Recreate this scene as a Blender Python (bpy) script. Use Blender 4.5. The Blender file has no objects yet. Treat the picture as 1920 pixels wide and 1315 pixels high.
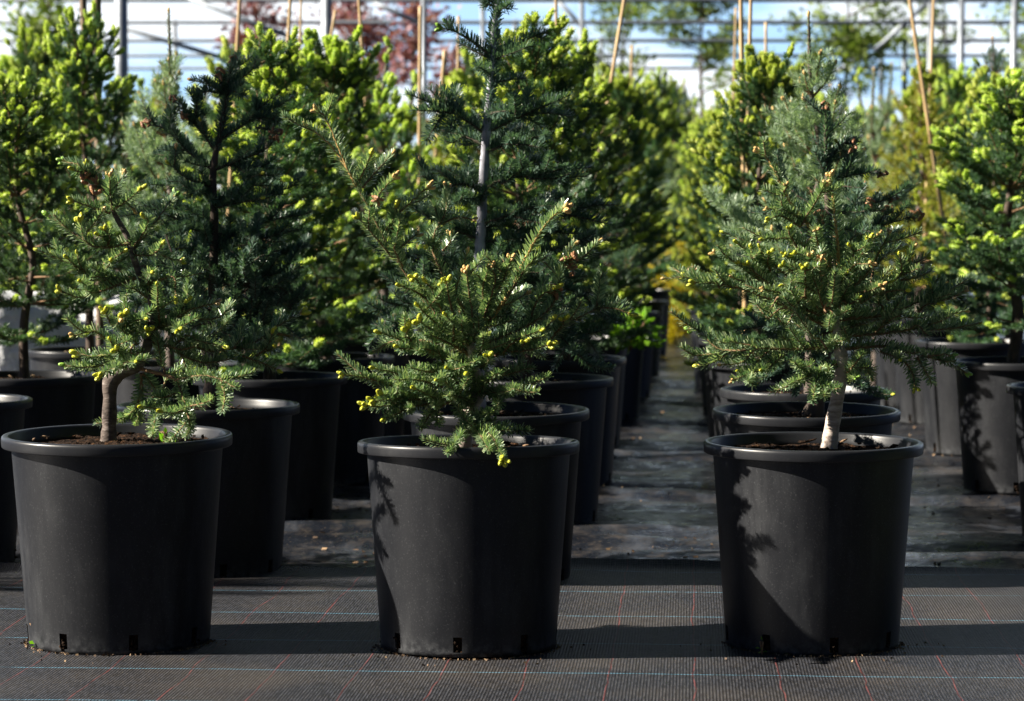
import bpy, math, random
import numpy as np
from mathutils import Vector, Matrix

scene = bpy.context.scene
COL = scene.collection
R = math.radians
rnd = random.Random(7)
rng = np.random.default_rng(7)

# ------------------------------------------------------------------ camera, sky, sun, exposure
FPX = 5000.0                       # focal length in pixels of the 1920 px wide photograph
CAM_H = 0.98
PITCH = math.atan(254.5 / FPX)
cd = bpy.data.cameras.new('camera')
cam = bpy.data.objects.new('camera', cd)
COL.objects.link(cam)
cam.location = (0, 0, CAM_H)
cam.rotation_euler = (math.pi / 2 - PITCH, 0, 0)
cd.sensor_width = 36.0
cd.lens = FPX / 1920 * 36.0
cd.clip_start = 0.1
cd.clip_end = 2000
cd.dof.use_dof = True
cd.dof.focus_distance = 6.02
cd.dof.aperture_fstop = 6.0
cd.dof.aperture_blades = 9
scene.camera = cam

SUN_AZ, SUN_EL = 6.0, 33.0        # azimuth behind the lateral from the left
sun_dir = Vector((-math.cos(R(SUN_AZ)) * math.cos(R(SUN_EL)), -math.sin(R(SUN_AZ)) * math.cos(R(SUN_EL)), math.sin(R(SUN_EL))))
ld = bpy.data.lights.new('sun', 'SUN')
ld.energy = 5.0
ld.angle = R(0.55)
ld.color = (1.0, 0.92, 0.79)
sun = bpy.data.objects.new('sun', ld)
sun.rotation_euler = sun_dir.to_track_quat('Z', 'Y').to_euler()
COL.objects.link(sun)

world = bpy.data.worlds.new('World')
scene.world = world
world.use_nodes = True
wn, wl = world.node_tree.nodes, world.node_tree.links
wn.clear()
w_out = wn.new('ShaderNodeOutputWorld')
w_bg = wn.new('ShaderNodeBackground')
w_sky = wn.new('ShaderNodeTexSky')
w_sky.sky_type = 'NISHITA'
w_sky.sun_disc = False
w_sky.sun_elevation = R(SUN_EL)
w_sky.sun_rotation = R(270 - SUN_AZ)
w_sky.dust_density = 0.0
w_sky.air_density = 0.22
w_sky.ozone_density = 2.5
w_bg.inputs['Strength'].default_value = 0.05
w_tc = wn.new('ShaderNodeTexCoord')
w_map = wn.new('ShaderNodeMapping')
w_map.inputs['Scale'].default_value = (6, 6, 26)
w_noise = wn.new('ShaderNodeTexNoise')
w_noise.inputs['Scale'].default_value = 1.6
w_noise.inputs['Detail'].default_value = 6
w_ramp = wn.new('ShaderNodeValToRGB')
w_ramp.color_ramp.elements[0].position = 0.40
w_ramp.color_ramp.elements[1].position = 0.58
w_mix = wn.new('ShaderNodeMixRGB')
w_cl = wn.new('ShaderNodeMixRGB')             # pale blue haze and sunlit cloud
w_cl.inputs['Color1'].default_value = (4.0, 6.3, 9.0, 1)
w_cl.inputs['Color2'].default_value = (9.2, 9.7, 10.2, 1)
wl.new(w_cl.outputs[0], w_mix.inputs['Color2'])
wl.new(w_tc.outputs['Generated'], w_map.inputs['Vector'])
w_up = wn.new('ShaderNodeVectorMath')         # the clear blue reaches lower than in the model sky
w_up.inputs[1].default_value = (0, 0, 0.16)
wl.new(w_tc.outputs['Generated'], w_up.inputs[0])
wl.new(w_up.outputs[0], w_sky.inputs['Vector'])
wl.new(w_map.outputs['Vector'], w_noise.inputs['Vector'])
wl.new(w_noise.outputs['Fac'], w_ramp.inputs['Fac'])
w_mul = wn.new('ShaderNodeMath')
w_mul.operation = 'MULTIPLY'
w_sep = wn.new('ShaderNodeSeparateXYZ')
wl.new(w_tc.outputs['Generated'], w_sep.inputs[0])
w_low = wn.new('ShaderNodeMapRange')          # cloud layer fades with height, extended above view to add aisle sheen
w_low.inputs['From Min'].default_value = 0.30
w_low.inputs['From Max'].default_value = 0.75
w_low.inputs['To Min'].default_value = 0.95
w_low.inputs['To Max'].default_value = 0.0
wl.new(w_sep.outputs['Z'], w_low.inputs['Value'])
w_ahead = wn.new('ShaderNodeMapRange')        # clouds kept to the view side only, to cut sky fill elsewhere
w_ahead.interpolation_type = 'SMOOTHSTEP'
w_ahead.inputs['From Min'].default_value = 0.55
w_ahead.inputs['From Max'].default_value = 0.9
wl.new(w_sep.outputs['Y'], w_ahead.inputs['Value'])
w_both = wn.new('ShaderNodeMath')
w_both.operation = 'MULTIPLY'
wl.new(w_low.outputs[0], w_both.inputs[0])
wl.new(w_ahead.outputs[0], w_both.inputs[1])
wl.new(w_both.outputs[0], w_mul.inputs[1])
wl.new(w_ramp.outputs['Color'], w_cl.inputs['Fac'])
w_mul.inputs[0].default_value = 1.0
wl.new(w_mul.outputs[0], w_mix.inputs['Fac'])
wl.new(w_sky.outputs['Color'], w_mix.inputs['Color1'])
wl.new(w_mix.outputs['Color'], w_bg.inputs['Color'])
wl.new(w_bg.outputs['Background'], w_out.inputs['Surface'])

vs = scene.view_settings
vs.view_transform = 'Standard'
vs.look = 'None'
vs.exposure = 1.6
vs.gamma = 1.0
vs.use_curve_mapping = False
scene.render.engine = 'CYCLES'
cy = scene.cycles
cy.use_denoising = True
cy.max_bounces = 6
cy.diffuse_bounces = 3
cy.glossy_bounces = 3
cy.transmission_bounces = 4
cy.transparent_max_bounces = 6
cy.sample_clamp_indirect = 6


def at(px, py, Y):
    """photo pixel -> the point of the place at depth Y metres in front of the camera"""
    xr, yr = (px - 960) / FPX, -(py - 657.5) / FPX
    d = Vector((xr, math.cos(PITCH) + yr * math.sin(PITCH), -math.sin(PITCH) + yr * math.cos(PITCH)))
    t = Y / d.y
    return Vector((d.x * t, Y, CAM_H + d.z * t))


# ------------------------------------------------------------------ materials
class Mat:
    def __init__(s, name):
        s.m = bpy.data.materials.new(name)
        s.m.use_nodes = True
        s.n, s.l = s.m.node_tree.nodes, s.m.node_tree.links
        s.b = s.n['Principled BSDF']

    def node(s, typ, **kw):
        nd = s.n.new('ShaderNode' + typ)
        ins = kw.pop('ins', {})
        for k, v in kw.items():
            setattr(nd, k, v)
        for k, v in ins.items():
            if isinstance(v, bpy.types.NodeSocket):
                s.l.new(v, nd.inputs[k])
            else:
                nd.inputs[k].default_value = v
        return nd

    def math(s, op, a, b=None, clamp=False):
        ins = {0: a}
        if b is not None:
            ins[1] = b
        return s.node('Math', operation=op, use_clamp=clamp, ins=ins).outputs[0]

    def ramp(s, fac, *stops):
        nd = s.node('ValToRGB', ins={'Fac': fac})
        e = nd.color_ramp.elements
        while len(e) < len(stops):
            e.new(0.5)
        for i, (p, c) in enumerate(stops):
            e[i].position = p
            e[i].color = (*c, 1) if len(c) == 3 else c
        return nd.outputs['Color']

    def noise(s, scale, detail=3, vec=None, rough=0.55, mscale=None):
        if vec is None:
            vec = s.node('TexCoord').outputs['Object']
        if mscale:
            vec = s.node('Mapping', ins={'Vector': vec, 'Scale': mscale}).outputs[0]
        return s.node('TexNoise', ins={'Vector': vec, 'Scale': scale, 'Detail': detail, 'Roughness': rough}).outputs['Fac']

    def mix(s, fac, a, b, blend='MIX'):
        nd = s.node('MixRGB', blend_type=blend)
        for k, v in (('Fac', fac), ('Color1', a), ('Color2', b)):
            if isinstance(v, bpy.types.NodeSocket):
                s.l.new(v, nd.inputs[k])
            elif k == 'Fac':
                nd.inputs[k].default_value = v
            else:
                nd.inputs[k].default_value = (*v, 1)
        return nd.outputs[0]

    def set(s, **kw):
        names = dict(color='Base Color', rough='Roughness', metal='Metallic', spec='Specular IOR Level', sheen='Sheen Weight')
        for k, v in kw.items():
            i = s.b.inputs[names[k]]
            if isinstance(v, bpy.types.NodeSocket):
                s.l.new(v, i)
            else:
                i.default_value = (*v, 1) if k == 'color' else v
        return s

    def bump(s, h, strength=0.3, dist=0.002):
        nd = s.node('Bump', ins={'Height': h, 'Strength': strength, 'Distance': dist})
        s.l.new(nd.outputs[0], s.b.inputs['Normal'])
        return s


def leaf_mat(name, c0, c1, c2, rough=0.42, trans=0.28, objvar=0.0, spec=0.5):
    m = Mat(name)
    isl = m.node('NewGeometry').outputs['Random Per Island']
    col = m.ramp(isl, (0.0, c0), (0.55, c1), (1.0, c2))
    if objvar:
        r = m.node('ObjectInfo').outputs['Random']
        hsv = m.node('HueSaturation', ins={'Color': col, 'Hue': m.math('ADD', m.math('MULTIPLY', r, 0.05 * objvar), 0.5 - 0.025 * objvar),
                                            'Value': m.math('ADD', m.math('MULTIPLY', r, 0.5 * objvar), 1 - 0.25 * objvar)})
        col = hsv.outputs[0]
    m.set(color=col, rough=rough, spec=spec)
    if trans:
        t = m.node('BsdfTranslucent')
        m.l.new(m.mix(1.0, col, (1.35, 1.5, 0.75), 'MULTIPLY'), t.inputs['Color'])
        ms = m.node('MixShader', ins={'Fac': trans})
        m.l.new(m.b.outputs[0], ms.inputs[1])
        m.l.new(t.outputs[0], ms.inputs[2])
        m.l.new(ms.outputs[0], m.n['Material Output'].inputs['Surface'])
    return m.m


M = {}
M['needle'] = leaf_mat('fir_needle', (0.064, 0.128, 0.068), (0.170, 0.250, 0.134), (0.415, 0.480, 0.275), rough=0.30)
M['needle_blue'] = leaf_mat('blue_green_needle', (0.045, 0.088, 0.064), (0.075, 0.135, 0.096), (0.140, 0.210, 0.155), rough=0.4)
M['needle_grey'] = leaf_mat('grey_green_needle', (0.170, 0.250, 0.165), (0.255, 0.345, 0.230), (0.390, 0.460, 0.325), rough=0.45)
M['needle_mid'] = leaf_mat('mid_green_needle', (0.040, 0.090, 0.048), (0.065, 0.130, 0.065), (0.115, 0.190, 0.095), rough=0.45, objvar=0.8)
M['needle_yellow'] = leaf_mat('yellow_green_needle', (0.20, 0.24, 0.03), (0.30, 0.33, 0.045), (0.45, 0.42, 0.06), rough=0.5, objvar=0.5)
M['lime'] = leaf_mat('lime_new_growth', (0.30, 0.41, 0.065), (0.47, 0.55, 0.100), (0.63, 0.67, 0.180), rough=0.5, trans=0.4, objvar=0.4)
M['golden'] = leaf_mat('golden_leaf', (0.30, 0.26, 0.012), (0.48, 0.38, 0.015), (0.60, 0.46, 0.03), rough=0.5, trans=0.3)
M['weed'] = leaf_mat('weed_leaf', (0.09, 0.20, 0.012), (0.14, 0.30, 0.02), (0.22, 0.40, 0.03), rough=0.4, trans=0.35)
M['purple'] = leaf_mat('red_leaf', (0.12, 0.035, 0.045), (0.22, 0.075, 0.09), (0.36, 0.17, 0.19), rough=0.5, trans=0.3)
M['broadleaf'] = leaf_mat('green_leaf', (0.10, 0.15, 0.025), (0.16, 0.23, 0.04), (0.26, 0.32, 0.07), rough=0.5, trans=0.3)


def bark_mat(name, c0, c1, c2, scale=60, bump=0.5, ms=(1, 1, 0.35)):
    m = Mat(name)
    n1 = m.noise(scale, 5, mscale=ms)
    n2 = m.noise(scale * 0.25, 3)
    c = m.mix(m.ramp(n2, (0.4, (0, 0, 0)), (0.65, (1, 1, 1))), m.ramp(n1, (0.35, c0), (0.55, c1), (0.7, c2)), c1)
    m.set(color=c, rough=0.8, spec=0.3).bump(n1, bump, 0.004)
    return m.m


M['bark'] = bark_mat('grey_bark', (0.025, 0.018, 0.015), (0.11, 0.085, 0.072), (0.28, 0.24, 0.215), scale=70, bump=0.9, ms=(0.55, 0.55, 1.5))
M['bark_pale'] = bark_mat('pale_bark', (0.20, 0.15, 0.12), (0.46, 0.38, 0.33), (0.62, 0.55, 0.50), scale=60, bump=0.6, ms=(0.45, 0.45, 2.0))
M['bark_dark'] = bark_mat('dark_bark', (0.035, 0.025, 0.02), (0.09, 0.065, 0.05), (0.17, 0.13, 0.10))
M['bark_blue'] = bark_mat('smooth_grey_bark', (0.16, 0.16, 0.18), (0.36, 0.36, 0.41), (0.54, 0.54, 0.59), scale=40, bump=0.3)
M['twig'] = bark_mat('twig', (0.13, 0.075, 0.04), (0.22, 0.13, 0.07), (0.34, 0.22, 0.11), scale=200, bump=0.2)
M['twig_gold'] = bark_mat('golden_twig', (0.30, 0.17, 0.06), (0.44, 0.27, 0.10), (0.55, 0.38, 0.18), scale=200, bump=0.2)


def bud_mat(name, c0, c1):
    m = Mat(name)
    v = m.node('TexVoronoi', ins={'Scale': 320.0, 'Vector': m.node('TexCoord').outputs['Object']}).outputs['Distance']
    r = m.node('NewGeometry').outputs['Random Per Island']
    r2 = m.node('ObjectInfo').outputs['Random']
    c = m.mix(m.math('MULTIPLY', m.math('ADD', r, r2), 0.5), c0, c1)
    m.set(color=m.mix(m.math('MULTIPLY', v, 0.9, True), c, (c1[0] * 1.2, c1[1] * 1.2, c1[2] * 1.2)), rough=0.45).bump(v, 0.8, 0.002)
    return m.m


M['bud'] = bud_mat('lime_bud', (0.30, 0.34, 0.012), (0.46, 0.46, 0.03))
M['bud_tan'] = bud_mat('tan_bud', (0.44, 0.27, 0.09), (0.56, 0.36, 0.13))
M['bud_green'] = bud_mat('green_bud', (0.13, 0.28, 0.02), (0.20, 0.36, 0.04))
M['cone'] = bud_mat('dry_cone', (0.16, 0.065, 0.03), (0.30, 0.14, 0.06))


def pot_mat(name, base, dust, amount, rough):
    m = Mat(name)
    ob = m.node('TexCoord').outputs['Object']
    rv = m.node('ObjectInfo').outputs['Random']
    vec = m.node('VectorMath', operation='ADD', ins={0: ob, 1: m.node('CombineXYZ', ins={'X': m.math('MULTIPLY', rv, 9.0)}).outputs[0]}).outputs[0]
    streak = m.noise(26, 5, vec, 0.65, (1, 1, 0.22))
    speck = m.noise(260, 2, vec, 0.6)
    cloud = m.noise(5, 4, vec, 0.6, (1, 1, 0.6))
    z = m.node('SeparateXYZ', ins={'Vector': ob}).outputs['Z']
    low = m.node('MapRange', ins={'Value': z, 'From Min': 0.0, 'From Max': 0.06, 'To Min': 1.0, 'To Max': 0.0}).outputs[0]
    d1 = m.ramp(streak, (0.42, (0, 0, 0)), (0.78, (1, 1, 1)))
    d2 = m.ramp(speck, (0.60, (0, 0, 0)), (0.70, (1, 1, 1)))
    d3 = m.ramp(cloud, (0.35, (0, 0, 0)), (0.8, (1, 1, 1)))
    f = m.math('ADD', m.math('MULTIPLY', d1, d3), m.math('MULTIPLY', d2, 0.55))
    splash = m.math('MULTIPLY', m.math('MULTIPLY', low, low), m.ramp(m.noise(60, 4, vec), (0.4, (0, 0, 0)), (0.62, (1, 1, 1))))
    f = m.math('ADD', m.math('MULTIPLY', f, amount), m.math('MULTIPLY', splash, 0.6), True)
    m.set(color=m.mix(f, base, dust), rough=m.math('ADD', m.math('MULTIPLY', cloud, 0.22), rough - 0.1), spec=0.34)
    fine = m.noise(900, 1, vec)
    m.bump(fine, 0.12, 0.0006)
    return m.m


M['pot'] = pot_mat('black_plastic', (0.0072, 0.0081, 0.0108), (0.095, 0.099, 0.105), 0.48, 0.46)
M['rim'] = pot_mat('black_plastic_rim', (0.014, 0.015, 0.018), (0.09, 0.09, 0.088), 0.2, 0.36)

m = Mat('potting_soil')
n = m.noise(90, 6)
m.set(color=m.ramp(n, (0.35, (0.006, 0.004, 0.003)), (0.55, (0.028, 0.016, 0.010)), (0.68, (0.09, 0.045, 0.022))), rough=0.95, spec=0.1).bump(n, 1.0, 0.02)
M['soil'] = m.m

# woven weed mat of the front strip: ribs along the rows, red warp and blue weft marker threads
ROW_ROT = R(3.8)


def weave(name, base, light, lines):
    m = Mat(name)
    ob = m.node('TexCoord').outputs['Object']
    wob = m.node('TexNoise', ins={'Vector': ob, 'Scale': 3.0, 'Detail': 2.0}).outputs['Color']
    wv = m.node('VectorMath', operation='MULTIPLY_ADD', ins={0: wob, 1: (0.03, 0.03, 0.0), 2: ob}).outputs[0]
    mp = m.node('Mapping', ins={'Vector': wv, 'Rotation': (0, 0, ROW_ROT)}).outputs[0]
    sep = m.node('SeparateXYZ', ins={'Vector': mp})
    x, y = sep.outputs['X'], sep.outputs['Y']
    mr = m.node('Mapping', ins={'Vector': ob, 'Rotation': (0, 0, ROW_ROT)}).outputs[0]
    sr = m.node('SeparateXYZ', ins={'Vector': mr})

    def stripe(c, period, off, width):
        f = m.math('FRACT', m.math('DIVIDE', m.math('ADD', c, 50 * period + off), period))
        return m.math('LESS_THAN', m.math('ABSOLUTE', m.math('SUBTRACT', f, 0.5)), width / period / 2)

    ribs = m.math('SINE', m.math('MULTIPLY', sr.outputs['X'], 2 * math.pi / 0.0068))
    weft = m.math('SINE', m.math('MULTIPLY', sr.outputs['Y'], 2 * math.pi / 0.0085))
    brk = m.noise(1.0, 3, mp, 0.6, (150, 22, 1))
    brk2 = m.noise(1.0, 3, mp, 0.6, (40, 90, 1))
    hgt = m.math('ADD', m.math('MULTIPLY', ribs, m.math('ADD', brk, 0.3)), m.math('MULTIPLY', weft, 0.5))
    dirt = m.noise(2.2, 5, ob, 0.6)
    fine = m.noise(260, 3, ob, 0.7)
    c = m.mix(m.math('MULTIPLY', m.math('ADD', ribs, 1.0), 0.26), base, light)
    c = m.mix(m.ramp(brk, (0.40, (0, 0, 0)), (0.58, (1, 1, 1))), m.mix(0.75, base, (0.005, 0.005, 0.006)), c)
    c = m.mix(m.math('MULTIPLY', m.ramp(dirt, (0.45, (0, 0, 0)), (0.72, (1, 1, 1))), 0.35), c, (0.095, 0.078, 0.060))
    c = m.mix(m.math('MULTIPLY', m.ramp(fine, (0.60, (0, 0, 0)), (0.72, (1, 1, 1))), 0.6), c, (0.24, 0.20, 0.15))
    if lines:
        wear = m.ramp(m.noise(30, 3, ob), (0.36, (0.25, 0.25, 0.25)), (0.5, (1, 1, 1)))
        red = m.math('MULTIPLY', stripe(x, 0.179, 0.063, 0.0034), m.math('MULTIPLY', wear, 0.36))
        blue = m.math('MULTIPLY', stripe(y, 0.400, 0.150, 0.0055), m.math('MULTIPLY', wear, 0.55))
        c = m.mix(red, c, (0.22, 0.045, 0.040))
        c = m.mix(blue, c, (0.12, 0.31, 0.44))
    m.set(color=c, rough=m.math('ADD', m.math('MULTIPLY', brk2, 0.2), 0.48), spec=0.28)
    m.bump(hgt, 0.55, 0.0012)
    return m.m


M['mat_front'] = weave('woven_weed_mat', (0.016, 0.018, 0.025), (0.052, 0.053, 0.060), True)

m = Mat('old_weed_mat')
ob = m.node('TexCoord').outputs['Object']
n1 = m.noise(2.6, 6, ob, 0.65, (1.0, 1.6, 1))
n2 = m.noise(14, 5, ob, 0.65)
n3 = m.noise(120, 3, ob, 0.7)
c = m.ramp(n1, (0.36, (0.005, 0.006, 0.009)), (0.52, (0.010, 0.012, 0.017)), (0.72, (0.036, 0.034, 0.034)))
c = m.mix(m.math('MULTIPLY', m.ramp(n2, (0.5, (0, 0, 0)), (0.72, (1, 1, 1))), 0.25), c, (0.12, 0.092, 0.065))
c = m.mix(m.math('MULTIPLY', m.ramp(n3, (0.62, (0, 0, 0)), (0.75, (1, 1, 1))), 0.5), c, (0.26, 0.19, 0.12))
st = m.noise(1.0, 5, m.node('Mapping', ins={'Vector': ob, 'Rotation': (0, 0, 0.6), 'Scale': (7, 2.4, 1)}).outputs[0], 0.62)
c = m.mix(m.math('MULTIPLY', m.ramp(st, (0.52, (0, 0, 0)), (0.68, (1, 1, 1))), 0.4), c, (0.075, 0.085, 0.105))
m.set(color=c, rough=m.ramp(n2, (0.38, (0.22, 0.22, 0.22)), (0.62, (0.50, 0.50, 0.50))), spec=0.35)
m.b.inputs['IOR'].default_value = 1.4
m.bump(m.noise(7, 4.0, ob, 0.6, (1, 1.5, 1)), 0.6, 0.02)
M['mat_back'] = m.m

m = Mat('galvanised_steel')
n = m.noise(14, 4)
m.set(color=m.ramp(n, (0.3, (0.20, 0.23, 0.27)), (0.7, (0.32, 0.35, 0.39))), rough=0.5, metal=0.35)
M['steel'] = m.m
m = Mat('bamboo')
n = m.noise(20, 4, mscale=(1, 1, 0.1))
m.set(color=m.ramp(n, (0.3, (0.36, 0.23, 0.10)), (0.7, (0.58, 0.42, 0.22))), rough=0.5)
M['bamboo'] = m.m
m = Mat('weathered_stake')
n = m.noise(30, 4, mscale=(1, 1, 0.1))
m.set(color=m.ramp(n, (0.3, (0.10, 0.07, 0.05)), (0.7, (0.24, 0.17, 0.11))), rough=0.8)
M['stake'] = m.m
m = Mat('white_woven_plastic')
n = m.noise(12, 4)
m.set(color=m.ramp(n, (0.3, (0.55, 0.57, 0.60)), (0.7, (0.78, 0.79, 0.80))), rough=0.45).bump(n, 0.8, 0.05)
M['white'] = m.m
m = Mat('dry_litter')
r = m.node('NewGeometry').outputs['Random Per Island']
m.set(color=m.ramp(r, (0.0, (0.06, 0.035, 0.02)), (0.6, (0.17, 0.10, 0.05)), (1.0, (0.33, 0.23, 0.13))), rough=0.8)
M['litter'] = m.m


# ------------------------------------------------------------------ mesh building
class MB:
    """collects quads and links them as ONE mesh object"""
    def __init__(s):
        s.v, s.f, s.mi, s.n = [], [], [], 0

    def add(s, v, f, mi=0):
        v = np.asarray(v, float).reshape(-1, 3)
        f = np.asarray(f, np.int64).reshape(-1, 4)
        s.v.append(v)
        s.f.append(f + s.n)
        s.mi.append(np.full(len(f), mi, np.int32))
        s.n += len(v)

    def tube(s, pts, rad, n=6, mi=0, cap=True):
        pts = np.asarray(pts, float)
        k = len(pts)
        rad = np.broadcast_to(np.asarray(rad, float), (k,)) if np.ndim(rad) else np.full(k, float(rad))
        if cap:
            pts = np.vstack([pts[:1], pts, pts[-1:]])
            rad = np.concatenate([[1e-5], rad, [1e-5]])
            k += 2
        t = np.gradient(pts, axis=0)
        t[0], t[-1] = t[min(2, k - 1)], t[max(k - 3, 0)]
        t /= np.linalg.norm(t, axis=1)[:, None] + 1e-12
        ref = np.array([0.13, 0.97, 0.21]) if abs(t[:, 2]).mean() > 0.7 else np.array([0.05, 0.1, 1.0])
        a = np.cross(t, ref)
        a /= np.linalg.norm(a, axis=1)[:, None] + 1e-12
        b = np.cross(t, a)
        ang = np.arange(n) / n * 2 * math.pi
        V = pts[:, None] + rad[:, None, None] * (np.cos(ang)[None, :, None] * a[:, None] + np.sin(ang)[None, :, None] * b[:, None])
        i = np.arange(k - 1)[:, None] * n
        j = np.arange(n)[None]
        j2 = (j + 1) % n
        F = np.stack([i + j, i + j2, i + n + j2, i + n + j], -1)
        s.add(V, F, mi)

    def ball(s, c, ax, r, L, n=8, m=6, mi=0, jit=0.0):
        """ellipsoid at c, half length L along ax, radius r"""
        ax = np.asarray(ax, float)
        ax = ax / (np.linalg.norm(ax) + 1e-9)
        k = np.linspace(0, math.pi, m + 1)
        pts = np.asarray(c, float)[None] - np.cos(k)[:, None] * ax[None] * L
        rr = np.maximum(np.sin(k) * r, 1e-5)
        ref = np.array([0.3, 0.5, 0.81]) if abs(ax[2]) < 0.9 else np.array([1.0, 0.1, 0])
        a = np.cross(ax, ref)
        a /= np.linalg.norm(a)
        b = np.cross(ax, a)
        ang = np.arange(n) / n * 2 * math.pi
        V = pts[:, None] + rr[:, None, None] * (np.cos(ang)[None, :, None] * a + np.sin(ang)[None, :, None] * b)
        if jit:
            V = V + rng.normal(0, jit * r, V.shape)
        i = np.arange(m)[:, None] * n
        j = np.arange(n)[None]
        j2 = (j + 1) % n
        s.add(V, np.stack([i + j, i + j2, i + n + j2, i + n + j], -1), mi)

    def lathe(s, prof, n=64, mi=0):
        prof = np.asarray(prof, float)
        ang = np.arange(n) / n * 2 * math.pi
        V = np.stack([prof[:, 0:1] * np.cos(ang), prof[:, 0:1] * np.sin(ang), np.repeat(prof[:, 1:2], n, 1)], -1)
        k = len(prof)
        i = np.arange(k - 1)[:, None] * n
        j = np.arange(n)[None]
        j2 = (j + 1) % n
        s.add(V, np.stack([i + j, i + j2, i + n + j2, i + n + j], -1), mi)

    def box(s, c, size, mi=0):
        c, h = np.asarray(c, float), np.asarray(size, float) / 2
        V = np.array([[sx, sy, sz] for sx in (-1, 1) for sy in (-1, 1) for sz in (-1, 1)]) * h + c
        s.add(V, [[0, 1, 3, 2], [4, 6, 7, 5], [0, 4, 5, 1], [2, 3, 7, 6], [0, 2, 6, 4], [1, 5, 7, 3]], mi)

    def mesh(s, name, mats, smooth=True):
        me = bpy.data.meshes.new(name)
        V = np.concatenate(s.v)
        F = np.concatenate(s.f)
        me.vertices.add(len(V))
        me.vertices.foreach_set('co', V.astype(np.float32).ravel())
        me.loops.add(F.size)
        me.loops.foreach_set('vertex_index', F.astype(np.int32).ravel())
        me.polygons.add(len(F))
        me.polygons.foreach_set('loop_start', np.arange(0, F.size, 4, dtype=np.int32))
        for mt in mats:
            me.materials.append(mt)
        me.polygons.foreach_set('material_index', np.concatenate(s.mi))
        if smooth:
            me.polygons.foreach_set('use_smooth', np.ones(len(F), bool))
        me.update(calc_edges=True)
        me.validate()
        return me

    def build(s, name, mats, parent=None, smooth=True):
        if not isinstance(mats, (list, tuple)):
            mats = [mats]
        return link(name, s.mesh(name, mats, smooth), parent)


def link(name, me, parent=None):
    o = bpy.data.objects.new(name, me)
    COL.objects.link(o)
    if parent is not None:
        o.parent = parent
    return o


def tag(o, label=None, cat=None, group=None, kind=None):
    for k, v in (('label', label), ('category', cat), ('group', group), ('kind', kind)):
        if v:
            o[k] = v
    return o


def thing(name, loc, label, cat, group=None, rz=0.0):
    o = bpy.data.objects.new(name, None)
    COL.objects.link(o)
    o.empty_display_size = 0.1
    o.location = loc
    o.rotation_euler = (0, 0, rz)
    return tag(o, label, cat, group)


def smooth_path(P, step):
    """Catmull-Rom through P, resampled about every step metres"""
    P = np.asarray(P, float)
    if len(P) == 2:
        k = max(3, int(np.linalg.norm(P[1] - P[0]) / step) + 1)
        t = np.linspace(0, 1, k)[:, None]
        return P[0] * (1 - t) + P[1] * t
    Q = np.vstack([2 * P[0] - P[1], P, 2 * P[-1] - P[-2]])
    out = []
    for i in range(1, len(Q) - 2):
        k = max(2, int(np.linalg.norm(Q[i + 1] - Q[i]) / step))
        t = np.arange(k)[:, None] / k
        a, b, c, d = Q[i - 1], Q[i], Q[i + 1], Q[i + 2]
        out.append(0.5 * ((2 * b) + (-a + c) * t + (2 * a - 5 * b + 4 * c - d) * t ** 2 + (-a + 3 * b - 3 * c + d) * t ** 3))
    out.append(P[-1:])
    return np.vstack(out)


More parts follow.
